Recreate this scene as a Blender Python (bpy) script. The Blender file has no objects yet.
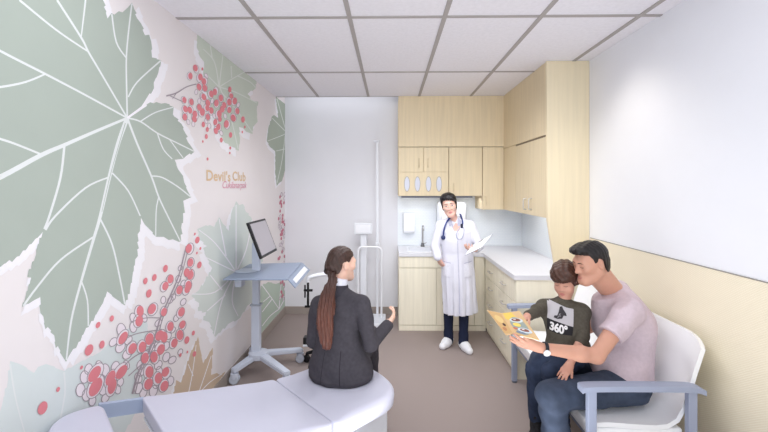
import bpy, bmesh, math, random
import numpy as np
from mathutils import Vector, Matrix
from mathutils.bvhtree import BVHTree
random.seed(7)
scn = bpy.context.scene
col = scn.collection
PI = math.pi

# ------------------------------------------------------------------ camera model
F = 399.0           # focal length in pixels of the 768 px wide frame
EYE = 1.66          # camera height
YAW = 0.015         # the camera looks a little to the left of the room axis
HOR = 187.0         # horizon row
_f = Vector((-math.sin(YAW), math.cos(YAW), 0)); _r = Vector((math.cos(YAW), math.sin(YAW), 0))
CAM = Vector((0, 0, EYE))

def ray(px, py):
    return _f + _r * ((px - 384) / F) + Vector((0, 0, (HOR - py) / F))
def PD(px, py, d):          # measured point at depth d along the view axis
    return CAM + ray(px, py) * d
def PX(px, py, X):          # on a wall X = const
    r = ray(px, py); return CAM + r * (X / r.x)
def PY(px, py, Y):          # on a wall Y = const
    r = ray(px, py); return CAM + r * (Y / r.y)
def PZ(px, py, z):          # on a level z = const
    r = ray(px, py); return CAM + r * ((z - EYE) / r.z)

# ------------------------------------------------------------------ materials
def lin(c):
    out = []
    for v in c:
        v = v / 255.0
        out.append(v / 12.92 if v <= 0.04045 else ((v + 0.055) / 1.055) ** 2.4)
    return tuple(out)

MATS = {}
def mat(name, rgb, rough=0.6, var=0.03, scale=6.0, metal=0.0, bump=0.0, bscale=80.0, spec=0.4, stretch=None, emit=0.0, sss=0.0):
    if name in MATS: return MATS[name]
    m = bpy.data.materials.new(name); m.use_nodes = True
    nt = m.node_tree; N = nt.nodes; L = nt.links
    b = N['Principled BSDF']
    c = lin(rgb)
    b.inputs['Roughness'].default_value = rough
    b.inputs['Metallic'].default_value = metal
    b.inputs['Specular IOR Level'].default_value = spec
    if sss:
        b.inputs['Subsurface Weight'].default_value = sss
        b.inputs['Subsurface Radius'].default_value = (0.012, 0.004, 0.002)
        b.inputs['Subsurface Scale'].default_value = 1.0
    tc = N.new('ShaderNodeTexCoord')
    mp = N.new('ShaderNodeMapping'); L.new(tc.outputs['Object'], mp.inputs['Vector'])
    if stretch: mp.inputs['Scale'].default_value = stretch
    nz = N.new('ShaderNodeTexNoise'); nz.inputs['Scale'].default_value = scale; nz.inputs['Detail'].default_value = 5
    L.new(mp.outputs['Vector'], nz.inputs['Vector'])
    cr = N.new('ShaderNodeValToRGB')
    cr.color_ramp.elements[0].position = 0.3; cr.color_ramp.elements[1].position = 0.7
    cr.color_ramp.elements[0].color = tuple(v * (1 - var) for v in c) + (1,)
    cr.color_ramp.elements[1].color = tuple(min(1, v * (1 + var)) for v in c) + (1,)
    L.new(nz.outputs['Fac'], cr.inputs['Fac']); L.new(cr.outputs['Color'], b.inputs['Base Color'])
    if emit:
        L.new(cr.outputs['Color'], b.inputs['Emission Color']); b.inputs['Emission Strength'].default_value = emit
    if bump:
        n2 = N.new('ShaderNodeTexNoise'); n2.inputs['Scale'].default_value = bscale; n2.inputs['Detail'].default_value = 4
        L.new(tc.outputs['Object'], n2.inputs['Vector'])
        bp = N.new('ShaderNodeBump'); bp.inputs['Strength'].default_value = bump; bp.inputs['Distance'].default_value = 0.004
        L.new(n2.outputs['Fac'], bp.inputs['Height']); L.new(bp.outputs['Normal'], b.inputs['Normal'])
    MATS[name] = m
    return m

# ------------------------------------------------------------------ object helpers
def link(name, me, m=None, parent=None, smooth=False):
    o = bpy.data.objects.new(name, me); col.objects.link(o)
    if m is not None:
        for mm in (m if isinstance(m, (list, tuple)) else [m]): me.materials.append(mm)
    if parent is not None: o.parent = parent; o.matrix_parent_inverse = parent_inv(parent)
    if smooth:
        me.polygons.foreach_set('use_smooth', [True] * len(me.polygons))
    return o
def parent_inv(p):
    M = Matrix.LocRotScale(p.location, p.rotation_euler, p.scale)
    if p.parent is not None: M = parent_mat(p.parent) @ p.matrix_parent_inverse @ M
    return M.inverted()
def parent_mat(p):
    M = Matrix.LocRotScale(p.location, p.rotation_euler, p.scale)
    if p.parent is not None: M = parent_mat(p.parent) @ p.matrix_parent_inverse @ M
    return M
def obj(name, bm, m, parent=None, smooth=False, autosharp=35):
    bmesh.ops.recalc_face_normals(bm, faces=bm.faces[:])
    me = bpy.data.meshes.new(name)
    if smooth and autosharp:
        for e in bm.edges:
            if len(e.link_faces) == 2 and e.calc_face_angle(0) > math.radians(autosharp): e.smooth = False
    bm.to_mesh(me); bm.free()
    return link(name, me, m, parent, smooth)
def thing(name, label, cat, loc=(0, 0, 0), rotz=0.0, group=None):
    o = bpy.data.objects.new(name, None); col.objects.link(o)
    o.empty_display_size = 0.05
    o.location = loc; o.rotation_euler = (0, 0, rotz)
    o['label'] = label; o['category'] = cat
    if group: o['group'] = group
    return o
def tag(o, label, cat, group=None):
    o['label'] = label; o['category'] = cat
    if group: o['group'] = group
    return o
def struct(o):
    o['kind'] = 'structure'; return o

def BM(): return bmesh.new()
def add_box(bm, lo, hi, M=None, bev=0.0, seg=2, mi=0):
    lo = Vector(lo); hi = Vector(hi)
    r = bmesh.ops.create_cube(bm, size=1.0)
    vs = r['verts']; c = (lo + hi) / 2; s = hi - lo
    for v in vs: v.co = Vector((v.co.x * s.x, v.co.y * s.y, v.co.z * s.z)) + c
    fs = set(f for v in vs for f in v.link_faces)
    if bev > 0:
        es = list(set(e for v in vs for e in v.link_edges))
        rb = bmesh.ops.bevel(bm, geom=es, offset=bev, segments=seg, affect='EDGES', profile=0.5)
        fs = set(rb['faces']) | set(f for f in fs if f.is_valid)
        vs = list(set(v for f in fs for v in f.verts))
    if M is not None:
        for v in vs: v.co = M @ v.co
    for f in fs:
        if f.is_valid: f.material_index = mi
    return vs
def box(name, lo, hi, m, parent=None, bev=0.004, M=None):
    bm = BM(); add_box(bm, lo, hi, M, bev); return obj(name, bm, m, parent)
def frame_axes(d):
    d = d.normalized(); a = Vector((0, 0, 1)) if abs(d.z) < 0.9 else Vector((1, 0, 0))
    x = d.cross(a).normalized(); return x, d.cross(x).normalized()
def add_tube(bm, pts, r, seg=10, closed=False, flat=1.0, mi=0):
    pts = [Vector(p) for p in pts]; n = len(pts)
    rs = r if isinstance(r, (list, tuple)) else [r] * n
    rings = []; px = None
    for i, p in enumerate(pts):
        if closed: d = pts[(i + 1) % n] - pts[i - 1]
        else: d = pts[min(i + 1, n - 1)] - pts[max(i - 1, 0)]
        d.normalize()
        if px is None: x, y = frame_axes(d)
        else:
            x = (px - d * px.dot(d)).normalized(); y = d.cross(x)
        px = x
        rings.append([bm.verts.new(p + (x * math.cos(2 * PI * k / seg) + y * math.sin(2 * PI * k / seg) * flat) * rs[i]) for k in range(seg)])
    m = n if closed else n - 1
    for i in range(m):
        A = rings[i]; B = rings[(i + 1) % n]
        for k in range(seg):
            bm.faces.new((A[k], A[(k + 1) % seg], B[(k + 1) % seg], B[k])).material_index = mi
    if not closed:
        bm.faces.new(rings[0][::-1]).material_index = mi; bm.faces.new(rings[-1]).material_index = mi
def tube(name, pts, r, m, parent=None, seg=10, closed=False, flat=1.0):
    bm = BM(); add_tube(bm, pts, r, seg, closed, flat); return obj(name, bm, m, parent, True)
def add_lathe(bm, prof, c=(0, 0, 0), axis=(0, 0, 1), seg=20, mi=0):
    c = Vector(c); d = Vector(axis).normalized(); x, y = frame_axes(d)
    rings = []
    for (r, h) in prof:
        if r < 1e-6: rings.append([bm.verts.new(c + d * h)])
        else: rings.append([bm.verts.new(c + d * h + (x * math.cos(2 * PI * k / seg) + y * math.sin(2 * PI * k / seg)) * r) for k in range(seg)])
    for A, B in zip(rings, rings[1:]):
        for k in range(seg):
            k2 = (k + 1) % seg
            q = [A[k % len(A)], A[k2 % len(A)], B[k2 % len(B)], B[k % len(B)]]
            u = []
            for v in q:
                if v not in u: u.append(v)
            if len(u) > 2: bm.faces.new(u).material_index = mi
    if len(rings[0]) > 2: bm.faces.new(rings[0][::-1]).material_index = mi
    if len(rings[-1]) > 2: bm.faces.new(rings[-1]).material_index = mi
def add_prism(bm, poly, off, mi=0):     # extrude polygon (3d points) by vector off
    off = Vector(off); a = [bm.verts.new(Vector(p)) for p in poly]; b = [bm.verts.new(Vector(p) + off) for p in poly]
    n = len(poly)
    bm.faces.new(a).material_index = mi; bm.faces.new(b[::-1]).material_index = mi
    for i in range(n):
        bm.faces.new((a[i], b[i], b[(i + 1) % n], a[(i + 1) % n])).material_index = mi
def prism(name, poly, off, m, parent=None, bev=0.0):
    bm = BM(); add_prism(bm, poly, off)
    if bev:
        bmesh.ops.bevel(bm, geom=bm.edges[:], offset=bev, segments=2, affect='EDGES', profile=0.5)
    return obj(name, bm, m, parent)
def smooth_path(pts, n=6, closed=False):
    pts = [Vector(p) for p in pts]; out = []; L = len(pts)
    rng = range(L) if closed else range(L - 1)
    for i in rng:
        g = (lambda j: pts[j % L]) if closed else (lambda j: pts[max(0, min(L - 1, j))])
        p0, p1, p2, p3 = g(i - 1), g(i), g(i + 1), g(i + 2)
        for k in range(n):
            t = k / n
            out.append(0.5 * ((2 * p1) + (p2 - p0) * t + (2 * p0 - 5 * p1 + 4 * p2 - p3) * t * t + (3 * p1 - p0 - 3 * p2 + p3) * t ** 3))
    if not closed: out.append(pts[-1])
    return out
# ------------------------------------------------------------------ the room
XL, XR, YB, ZC = -1.374, 1.717, 5.20, 2.748
Y0 = -0.6
YCE = 4.80                                   # where the tiled ceiling stops before the cove

def wood_mat(name, rgb, vert=True):
    m = mat(name, rgb, rough=0.55, var=0.05, scale=3.0, stretch=(14, 14, 0.7) if vert else (0.7, 14, 14), spec=0.25)
    return m
M_maple = wood_mat('maple_veneer', (232, 215, 182))
M_maple_door = wood_mat('maple_door', (229, 213, 181))
M_maple_lit = wood_mat('maple_base_lit', (246, 239, 218))  # same maple, lightened: stronger light on the lower units is in the colour
M_gap = mat('cabinet_gap_shadow', (120, 105, 84))
M_white = mat('white_plastic', (236, 238, 244), rough=0.45, var=0.01)
M_steel = mat('brushed_steel', (190, 190, 192), rough=0.3, metal=0.8)
M_counter = mat('pale_solid_counter', (228, 228, 234), rough=0.35, var=0.015, scale=30)
M_bluegrey = mat('blue_grey_frame_paint', (160, 168, 190), rough=0.5, var=0.02)

# wall with the printed mural (mural itself in p2)
M_paper = mat('mural_paper', (240, 234, 235), rough=0.8, var=0.008)
box_ = box
struct(box('wall_left', (XL - 0.12, Y0, -0.05), (XL, YB + 0.12, 3.15), M_paper, bev=0))
M_bw = mat('back_wall_paint', (236, 236, 241), rough=0.8, var=0.012, scale=3, bump=0.05, bscale=60)
struct(box('wall_back', (XL, YB, -0.05), (XR, YB + 0.12, 3.15), M_bw, bev=0))
# right wall: white board above, woven cream wainscot below
M_rw = mat('right_wall_white', (245, 247, 253), rough=0.5, var=0.006)
struct(box('wall_right', (XR, Y0, -0.05), (XR + 0.12, YB + 0.12, 3.15), M_rw, bev=0))
def weave():
    m = bpy.data.materials.new('cream_woven_vinyl'); m.use_nodes = True
    N = m.node_tree.nodes; L = m.node_tree.links; b = N['Principled BSDF']; b.inputs['Roughness'].default_value = 0.75
    tc = N.new('ShaderNodeTexCoord')
    outs = []
    for ang in (0.62, -0.62):
        mp = N.new('ShaderNodeMapping'); mp.inputs['Rotation'].default_value = (ang, 0, 0); L.new(tc.outputs['Object'], mp.inputs['Vector'])
        wv = N.new('ShaderNodeTexWave'); wv.bands_direction = 'Z'; wv.inputs['Scale'].default_value = 34.0; wv.inputs['Distortion'].default_value = 0.4
        L.new(mp.outputs['Vector'], wv.inputs['Vector']); outs.append(wv)
    mx = N.new('ShaderNodeMath'); mx.operation = 'MULTIPLY_ADD'; mx.inputs[1].default_value = 0.35
    L.new(outs[1].outputs['Fac'], mx.inputs[0]); L.new(outs[0].outputs['Fac'], mx.inputs[2])
    cr = N.new('ShaderNodeValToRGB'); cr.color_ramp.elements[0].color = lin((242, 230, 204)) + (1,); cr.color_ramp.elements[1].color = lin((249, 240, 217)) + (1,)
    L.new(mx.outputs[0], cr.inputs['Fac']); L.new(cr.outputs['Color'], b.inputs['Base Color'])
    bp = N.new('ShaderNodeBump'); bp.inputs['Strength'].default_value = 0.25; bp.inputs['Distance'].default_value = 0.003
    L.new(mx.outputs[0], bp.inputs['Height']); L.new(bp.outputs['Normal'], b.inputs['Normal'])
    return m
struct(box('trim_1', (XR - 0.006, Y0, 0.0), (XR, 3.44, 1.225), weave(), bev=0))
struct(box('trim_2', (XR - 0.008, Y0, 1.2235), (XR, 3.44, 1.2275), mat('dado_shadow_line', (150, 146, 140)), bev=0))

# floor
M_floor = mat('taupe_sheet_floor', (156, 143, 139), rough=0.62, var=0.06, scale=160, bump=0.03, bscale=300, spec=0.2)
struct(box('floor', (XL - 0.1, Y0, -0.10), (XR + 0.1, YB + 0.1, 0.0), M_floor, bev=0))
M_base = mat('taupe_rubber_base', (166, 155, 148), rough=0.7)
struct(box('baseboard_left', (XL, Y0, 0), (XL + 0.008, YB, 0.10), M_base, bev=0.002))
struct(box('baseboard_back', (XL + 0.008, YB - 0.008, 0), (0.10, YB, 0.10), M_base, bev=0.002))

# ceiling: lay-in tiles in a metal grid, ends at a cove in front of the back wall
M_tile = mat('mineral_ceiling_tile', (243, 241, 247), rough=0.95, var=0.03, scale=40, bump=0.55, bscale=55, spec=0.1)
M_grid = mat('ceiling_grid_paint', (176, 170, 168), rough=0.7)
ceil = struct(box('ceiling', (XL, Y0, ZC), (XR, YCE, ZC + 0.02), M_tile, bev=0))
bm = BM()
gx = [PZ(x, 17, ZC).x for x in (255.0, 349.5, 444.5, 540.5, 637.5)]
for x in gx: add_box(bm, (x - 0.0145, Y0, ZC - 0.006), (x + 0.0145, YCE, ZC + 0.004))
yr = PZ(349, 17, ZC).y; yr2 = PZ(363, 72, ZC).y
y = yr - (yr2 - yr) * 4
while y < YCE:
    add_box(bm, (XL, y - 0.0145, ZC - 0.005), (XR, y + 0.0145, ZC + 0.004)); y += yr2 - yr
add_box(bm, (XL, YCE - 0.02, ZC - 0.004), (0.11, YCE, ZC + 0.03))
struct(obj('ceiling_grid', bm, M_grid, ceil))
# cove lid above the gap
struct(box('trim_3', (XL, YCE - 0.2, 3.02), (XR, YB, 3.06), mat('cove_white', (240, 240, 246)), bev=0))
struct(box('trim_4', (XL, YCE - 0.2, ZC + 0.02), (XR, YCE - 0.18, 3.03), MATS['cove_white'], bev=0))
# pale tiled splashback behind the worktop
def tiles(name):
    m = bpy.data.materials.new(name); m.use_nodes = True
    N = m.node_tree.nodes; L = m.node_tree.links; b = N['Principled BSDF']; b.inputs['Roughness'].default_value = 0.3
    tc = N.new('ShaderNodeTexCoord'); sep = N.new('ShaderNodeSeparateXYZ'); L.new(tc.outputs['Object'], sep.inputs[0])
    ad = N.new('ShaderNodeMath'); L.new(sep.outputs['X'], ad.inputs[0]); L.new(sep.outputs['Y'], ad.inputs[1])
    cb = N.new('ShaderNodeCombineXYZ'); L.new(ad.outputs[0], cb.inputs[0]); L.new(sep.outputs['Z'], cb.inputs[1])
    br = N.new('ShaderNodeTexBrick'); br.inputs['Scale'].default_value = 12; br.inputs['Mortar Size'].default_value = 0.012
    br.inputs['Color1'].default_value = lin((243, 248, 253)) + (1,); br.inputs['Color2'].default_value = lin((245, 250, 254)) + (1,); br.inputs['Mortar'].default_value = lin((230, 238, 246)) + (1,)
    L.new(cb.outputs[0], br.inputs['Vector']); L.new(br.outputs['Color'], b.inputs['Base Color'])
    return m
bm = BM(); add_box(bm, (0.10, YB - 0.01, 0.90), (XR, YB, 1.56)); add_box(bm, (XR - 0.01, 3.47, 0.90), (XR, YB - 0.01, 1.40))
struct(obj('trim_5', bm, tiles('pale_blue_splash_tile')))

# ------------------------------------------------------------------ cabinets
YF = 4.77          # face of upper back cabinets
XF = 1.355         # face of upper side cabinets
YP = 3.46          # end panel plane
def xz(px, py, Y=YF): p = PY(px, py, Y); return p.x, p.z
x0, zt = 0.102, 2.138
x1, _ = xz(448.75, 170); x2, _ = xz(482.5, 170); zb = 1.552; zbs = 1.39
def pull(name, c, axis, length, out, m, parent, r=0.004, stand=0.022):
    c = Vector(c); a = Vector(axis); o = Vector(out)
    p = [c - a * length / 2, c - a * length / 2 + o * stand, c + a * length / 2 + o * stand, c + a * length / 2]
    pts = [p[0], p[0].lerp(p[1], .8), p[1].lerp(p[2], .08), p[1].lerp(p[2], .92), p[3].lerp(p[2], .8), p[3]]
    return tube(name, pts, r, m, parent, seg=8)
M_pull = mat('pale_wood_pull', (222, 206, 176), rough=0.4)
# bulkhead panels up to the ceiling
c = thing('bulkhead_panel', 'maple bulkhead panel above the back wall cabinets, right under the ceiling', 'panel', (0.7, 4.9, zt))
box('panel', (x0, YF, zt + 0.004), (XF + 0.0, YF + 0.02, ZC - 0.002), M_maple, c, 0.001)
box('side_panel', (x0, YF + 0.02, zt + 0.004), (x0 + 0.018, YB - 0.001, ZC - 0.002), M_maple, c, 0.001)
c = thing('bulkhead_panel', 'maple bulkhead panel above the side wall cabinets, meeting the tall end panel', 'panel', (XF, 4.1, zt))
box('panel', (XF, YP + 0.03, zt - 0.022), (XF + 0.02, YF + 0.02, ZC - 0.002), M_maple, c, 0.001)

# cabinet with glove dispenser ovals
c = thing('wall_cabinet', 'maple wall cabinet with two small doors above four white oval glove openings', 'cabinet', ((x0 + x1) / 2, 4.98, zb))
box('carcass', (x0, YF + 0.02, zb), (x1 - 0.002, YB - 0.001, zt), M_maple, c, 0.002)
zs = xz(423, 172)[1]; xm = xz(423.5, 160)[0]
d1 = box('door', (x0 + 0.003, YF, zs), (xm - 0.003, YF + 0.019, zt - 0.006), M_maple_door, c, 0.0015)
d2 = box('door', (xm + 0.003, YF, zs), (x1 - 0.004, YF + 0.019, zt - 0.006), M_maple_door, c, 0.0015)
for d, px in ((d1, 419), (d2, 428)):
    x, z = xz(px, 163); pull('handle', (x, YF, z), (0, 0, 1), 0.10, (0, -1, 0), M_pull, d, 0.005)
dp = box('dispenser_panel', (x0 + 0.003, YF, zb + 0.002), (x1 - 0.004, YF + 0.019, zs - 0.002), M_maple_door, c, 0.0015)
M_oval = mat('glove_opening_white', (214, 217, 230), rough=0.6); M_rim = mat('oval_rim', (176, 168, 160))
for px in (407, 417.5, 428.5, 439):
    x, z = xz(px, 184)
    bm = BM(); n = 28
    def ell(rx, rz, yy): return [bm.verts.new((x + rx * math.cos(2 * PI * k / n), yy, z + rz * math.sin(2 * PI * k / n))) for k in range(n)]
    A = ell(0.034, 0.092, YF); B = ell(0.034, 0.092, YF - 0.004); C = ell(0.030, 0.086, YF - 0.004); D = ell(0.029, 0.085, YF - 0.001)
    for P, Q, mi in ((A, B, 1), (B, C, 1), (C, D, 1)):
        for k in range(n): bm.faces.new((P[k], P[(k + 1) % n], Q[(k + 1) % n], Q[k])).material_index = mi
    bm.faces.new(D)
    obj('oval_opening', bm, [M_oval, M_rim], dp)
c = thing('wall_cabinet', 'maple single-door wall cabinet with small pull, above the doctor, beside the oval openings', 'cabinet', ((x1 + x2) / 2, 4.98, zb))
box('carcass', (x1 + 0.002, YF + 0.02, zb), (x2 - 0.002, YB - 0.001, zt), M_maple, c, 0.002)
d = box('door', (x1 + 0.004, YF, zb + 0.002), (x2 - 0.005, YF + 0.019, zt - 0.006), M_maple_door, c, 0.0015)
x, z = xz(453.5, 187.5); pull('handle', (x, YF, z), (0, 0, 1), 0.085, (0, -1, 0), M_pull, d, 0.005)
c = thing('wall_cabinet', 'maple corner wall cabinet hanging lower than the cabinets to its left', 'cabinet', (1.2, 4.98, zbs))
box('carcass', (x2 + 0.002, YF + 0.02, zbs), (XF + 0.1, YB - 0.001, zt), M_maple, c, 0.002)
d = box('door', (x2 + 0.003, YF, zbs + 0.002), (XF - 0.004, YF + 0.019, zt - 0.003), M_maple_door, c, 0.0015)
x, z = xz(485.6, 200.5); pull('handle', (x, YF, z), (0, 0, 1), 0.095, (0, -1, 0), M_pull, d, 0.005)
# side wall cabinet
ya = PX(515.5, 170, XF).y; yb_ = PX(529, 170, XF).y
c = thing('wall_cabinet', 'maple double-door wall cabinet with silver pulls on the side wall above the worktop', 'cabinet', (1.54, 4.0, zbs))
box('carcass', (XF + 0.02, YP + 0.03, zbs), (XR - 0.011, YF + 0.018, zt - 0.03), M_maple, c, 0.002)
box('filler_strip', (XF, ya + 0.003, zbs + 0.001), (XF + 0.02, YF - 0.002, zt - 0.026), M_maple, c, 0.001)
d1 = box('door', (XF, yb_ + 0.003, zbs + 0.001), (XF + 0.019, ya - 0.002, zt - 0.040), M_maple_door, c, 0.0015)
d2 = box('door', (XF, YP + 0.033, zbs + 0.001), (XF + 0.019, yb_ - 0.003, zt - 0.040), M_maple_door, c, 0.0015)
box('gap_strip', (XF + 0.004, YP + 0.033, zt - 0.040), (XF + 0.02, ya, zt - 0.024), M_gap, c, 0)
for d, px in ((d1, 526.3), (d2, 531.8)):
    p = PX(px, 204, XF); pull('handle', (XF, p.y, p.z), (0, 0, 1), 0.105, (-1, 0, 0), mat('satin_silver', (206, 202, 196), 0.35, metal=0.55), d, 0.006, 0.03)
# tall end panel, tapering to the worktop
zc = 0.899
c = prism('end_panel', [(XF - 0.006, YP, ZC - 0.002), (XR - 0.002, YP, ZC - 0.002), (XR - 0.002, YP, zc + 0.001), (1.435, YP, zc + 0.001), (1.385, YP, 1.20), (XF + 0.004, YP, 1.37)],
          (0, 0.03, 0), mat('maple_panel_light', (238, 224, 192), rough=0.55, var=0.03, scale=3, stretch=(14, 14, .7)))
tag(c, 'tall maple end panel tapering down onto the side worktop, floor-side of the cabinets', 'panel')
c['label'] = 'tall maple end panel reaching the ceiling, tapering down onto the side worktop'
# strip light under the cabinets
a = xz(401.5, 198); b = xz(473, 200)
bm = BM(); add_box(bm, (a[0], YF + 0.03, zb - 0.022), (b[0], YF + 0.10, zb - 0.001), None, 0.004)
tag(obj('under_cabinet_light', bm, mat('grey_light_housing', (128, 132, 148), 0.5)), 'slim grey under-cabinet light bar fixed below the wall cabinets', 'light')

# base cabinets
YBF, XBF = 4.61, 1.085
zk = 0.10
c = thing('base_cabinet', 'maple sink base cabinet along the back wall below the white sink', 'cabinet', (0.4, 4.9, 0))
xs_ = PY(474.5, 300, YBF).x
zdr = PY(420, 268, YBF).z
box('carcass', (x0 + 0.018, YBF + 0.02, zk * .6), (xs_ - 0.001, YB - 0.001, zc - 0.175), M_maple_lit, c, 0.002)
box('side_panel', (x0, YBF + 0.02, 0), (x0 + 0.018, YB - 0.011, zc - 0.041), M_maple_lit, c, 0.001)
box('plinth', (x0, YBF + 0.005, 0), (xs_ - 0.001, YBF + 0.03, 0.062), M_maple_lit, c, 0.001)
box('drawer_front', (x0 + 0.003, YBF, zdr + 0.003), (xs_ - 0.004, YBF + 0.019, zc - 0.046), M_maple_lit, c, 0.0015)
xm2 = (x0 + xs_) / 2
box('door', (x0 + 0.003, YBF, 0.068), (xm2 - 0.002, YBF + 0.019, zdr - 0.003), M_maple_lit, c, 0.0015)
box('door', (xm2 + 0.002, YBF, 0.068), (xs_ - 0.004, YBF + 0.019, zdr - 0.003), M_maple_lit, c, 0.0015)
c = thing('base_cabinet', 'narrow maple corner base cabinet behind the doctor, next to the drawers', 'cabinet', (1.05, 4.9, 0))
box('carcass', (xs_ + 0.001, YBF + 0.02, zk * .6), (XR - 0.012, YB - 0.001, zc - 0.041), M_maple_lit, c, 0.002)
box('plinth', (xs_ + 0.001, YBF + 0.005, 0), (XBF + 0.019, YBF + 0.03, 0.062), M_maple_lit, c, 0.001)
box('corner_filler', (xs_ + 0.002, YBF, 0.068), (XBF - 0.002, YBF + 0.019, zc - 0.046), M_maple_lit, c, 0.0015)
c = thing('drawer_cabinet', 'maple drawer cabinet with two banks of four silver-handled drawers under the side worktop', 'cabinet', (1.4, 4.0, 0))
box('carcass', (XBF + 0.02, YP + 0.02, 0.06), (XR - 0.012, YBF + 0.0, zc - 0.041), M_maple_lit, c, 0.002)
box('end_panel', (XBF + 0.003, YP, 0.0), (XR - 0.012, YP + 0.019, zc - 0.041), mat('maple_base_end_lit', (248, 241, 219), var=0.03, scale=3, stretch=(14, 14, .7)), c, 0.001)  # end face of the same maple, its light put into the colour too
box('plinth', (XBF + 0.03, YP + 0.02, 0), (XBF + 0.05, YBF, 0.06), M_maple_lit, c, 0.001)
ymid = 3.985
zz = [0.066, 0.292, 0.474, 0.656, zc - 0.046]
hz = [0.20, 0.383, 0.565, 0.748]
for (ya2, yb2, hy) in ((YP + 0.022, ymid - 0.003, PX(504.5, 300, XBF).y), (ymid + 0.003, 4.55, PX(491.3, 300, XBF).y)):
    for k in range(4):
        dr = box('drawer', (XBF, ya2, zz[k] + 0.002), (XBF + 0.019, yb2, zz[k + 1] - 0.003), M_maple_lit, c, 0.0015)
        pull('handle', (XBF, hy, hz[k]), (0, 1, 0), 0.11, (-1, 0, 0), mat('satin_silver', (200, 200, 200)), dr, 0.006, 0.03)
# one continuous worktop
bm = BM()
cx, cy = XBF - 0.015, YBF - 0.015
# back run cut round the sink opening, side run
sx0, sx1 = PY(408, 250, 4.8).x, PY(434, 250, 4.8).x; sy0, sy1 = 4.70, 5.02
for (lo, hi) in (((x0, cy), (sx0, YB - 0.01)), ((sx1, cy), (XR - 0.011, YB - 0.01)), ((sx0, cy), (sx1, sy0)), ((sx0, sy1), (sx1, YB - 0.01)), ((cx, YP - 0.012), (XR - 0.011, cy))):
    add_box(bm, (lo[0], lo[1], zc - 0.04), (hi[0], hi[1], zc))
wt = obj('worktop', bm, M_counter); tag(wt, 'continuous pale L-shaped worktop along the back and side cabinets', 'worktop')
sk = thing('sink', 'white inset sink basin in the back worktop, left of the doctor', 'sink', ((sx0 + sx1) / 2, 4.86, zc))
bm = BM(); t = 0.012
add_box(bm, (sx0, sy0, zc - 0.16), (sx1, sy1, zc - 0.15))
add_box(bm, (sx0, sy0, zc - 0.15), (sx0 + t, sy1, zc)); add_box(bm, (sx1 - t, sy0, zc - 0.15), (sx1, sy1, zc))
add_box(bm, (sx0 + t, sy0, zc - 0.15), (sx1 - t, sy0 + t, zc)); add_box(bm, (sx0 + t, sy1 - t, zc - 0.15), (sx1 - t, sy1, zc))
obj('basin', bm, M_white, sk)
bm = BM(); e = 0.012
for lo, hi in (((sx0 - e, sy0 - e), (sx1 + e, sy0 + e)), ((sx0 - e, sy1 - e), (sx1 + e, sy1 + e)), ((sx0 - e, sy0 + e), (sx0 + e, sy1 - e)), ((sx1 - e, sy0 + e), (sx1 + e, sy1 - e))):
    add_box(bm, (lo[0], lo[1], zc + 0.0005), (hi[0], hi[1], zc + 0.007), None, 0.002)
obj('rim', bm, M_white, sk)
bm = BM(); add_lathe(bm, [(0.0, 0), (0.018, 0), (0.018, 0.004), (0.0, 0.004)], ((sx0 + sx1) / 2, 4.86, zc - 0.15)); obj('drain', bm, M_steel, sk)
fx = PY(422.6, 240, 5.09).x
fc = thing('faucet', 'slim grey gooseneck faucet standing behind the sink', 'faucet', (fx, 5.09, zc))
bm = BM(); add_lathe(bm, [(0.0, 0), (0.026, 0), (0.026, 0.012), (0.018, 0.03), (0.016, 0.05), (0, 0.05)], (fx, 5.09, zc + 0.0006)); obj('base', bm, mat('dark_steel', (110, 112, 116), 0.35, metal=0.6), fc, True)
tube('spout', smooth_path([(fx, 5.09, zc + 0.045), (fx, 5.09, zc + 0.20), (fx, 5.075, zc + 0.255), (fx, 5.03, zc + 0.27), (fx, 4.985, zc + 0.25), (fx, 4.975, zc + 0.215)], 5), 0.0115, M_steel, fc)
tube('lever', [(fx + 0.015, 5.09, zc + 0.035), (fx + 0.05, 5.085, zc + 0.055)], [0.006, 0.005], M_steel, fc)
# dispensers on the splashback
a = PY(403.2, 213, 5.10); b = PY(415, 233, 5.10)
sd = thing('soap_dispenser', 'small white box dispenser on the splashback, above the sink', 'dispenser', ((a.x + b.x) / 2, 5.15, b.z))
box('housing', (a.x, 5.09, b.z), (b.x, YB - 0.0105, a.z), M_white, sd, 0.008)
box('front_cover', (a.x + 0.006, 5.083, b.z + 0.02), (b.x - 0.006, 5.0895, a.z - 0.006), mat('gloss_white', (244, 245, 250), 0.25), sd, 0.003)
a = PY(437.5, 201.5, 5.0); b = PY(467, 240, 5.0)
pt = thing('towel_dispenser', 'large rounded white paper towel dispenser on the wall behind the doctor', 'dispenser', ((a.x + b.x) / 2, 5.1, b.z))
bm = BM(); add_box(bm, (a.x, 4.99, b.z), (b.x, YB - 0.0105, a.z), None, 0.045, 4); obj('housing', bm, mat('grey_white_plastic', (226, 229, 236), 0.4), pt, True)
bm = BM(); add_box(bm, (a.x + 0.045, 4.965, b.z + 0.07), (b.x - 0.018, 5.0, a.z - 0.02), None, 0.022, 4); obj('front_cover', bm, MATS['gloss_white'], pt, True)
box('paper_slot', (a.x + 0.07, 4.983, b.z + 0.03), (b.x - 0.05, 4.9895, b.z + 0.045), mat('slot_grey', (120, 124, 132)), pt, 0.001)
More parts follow.
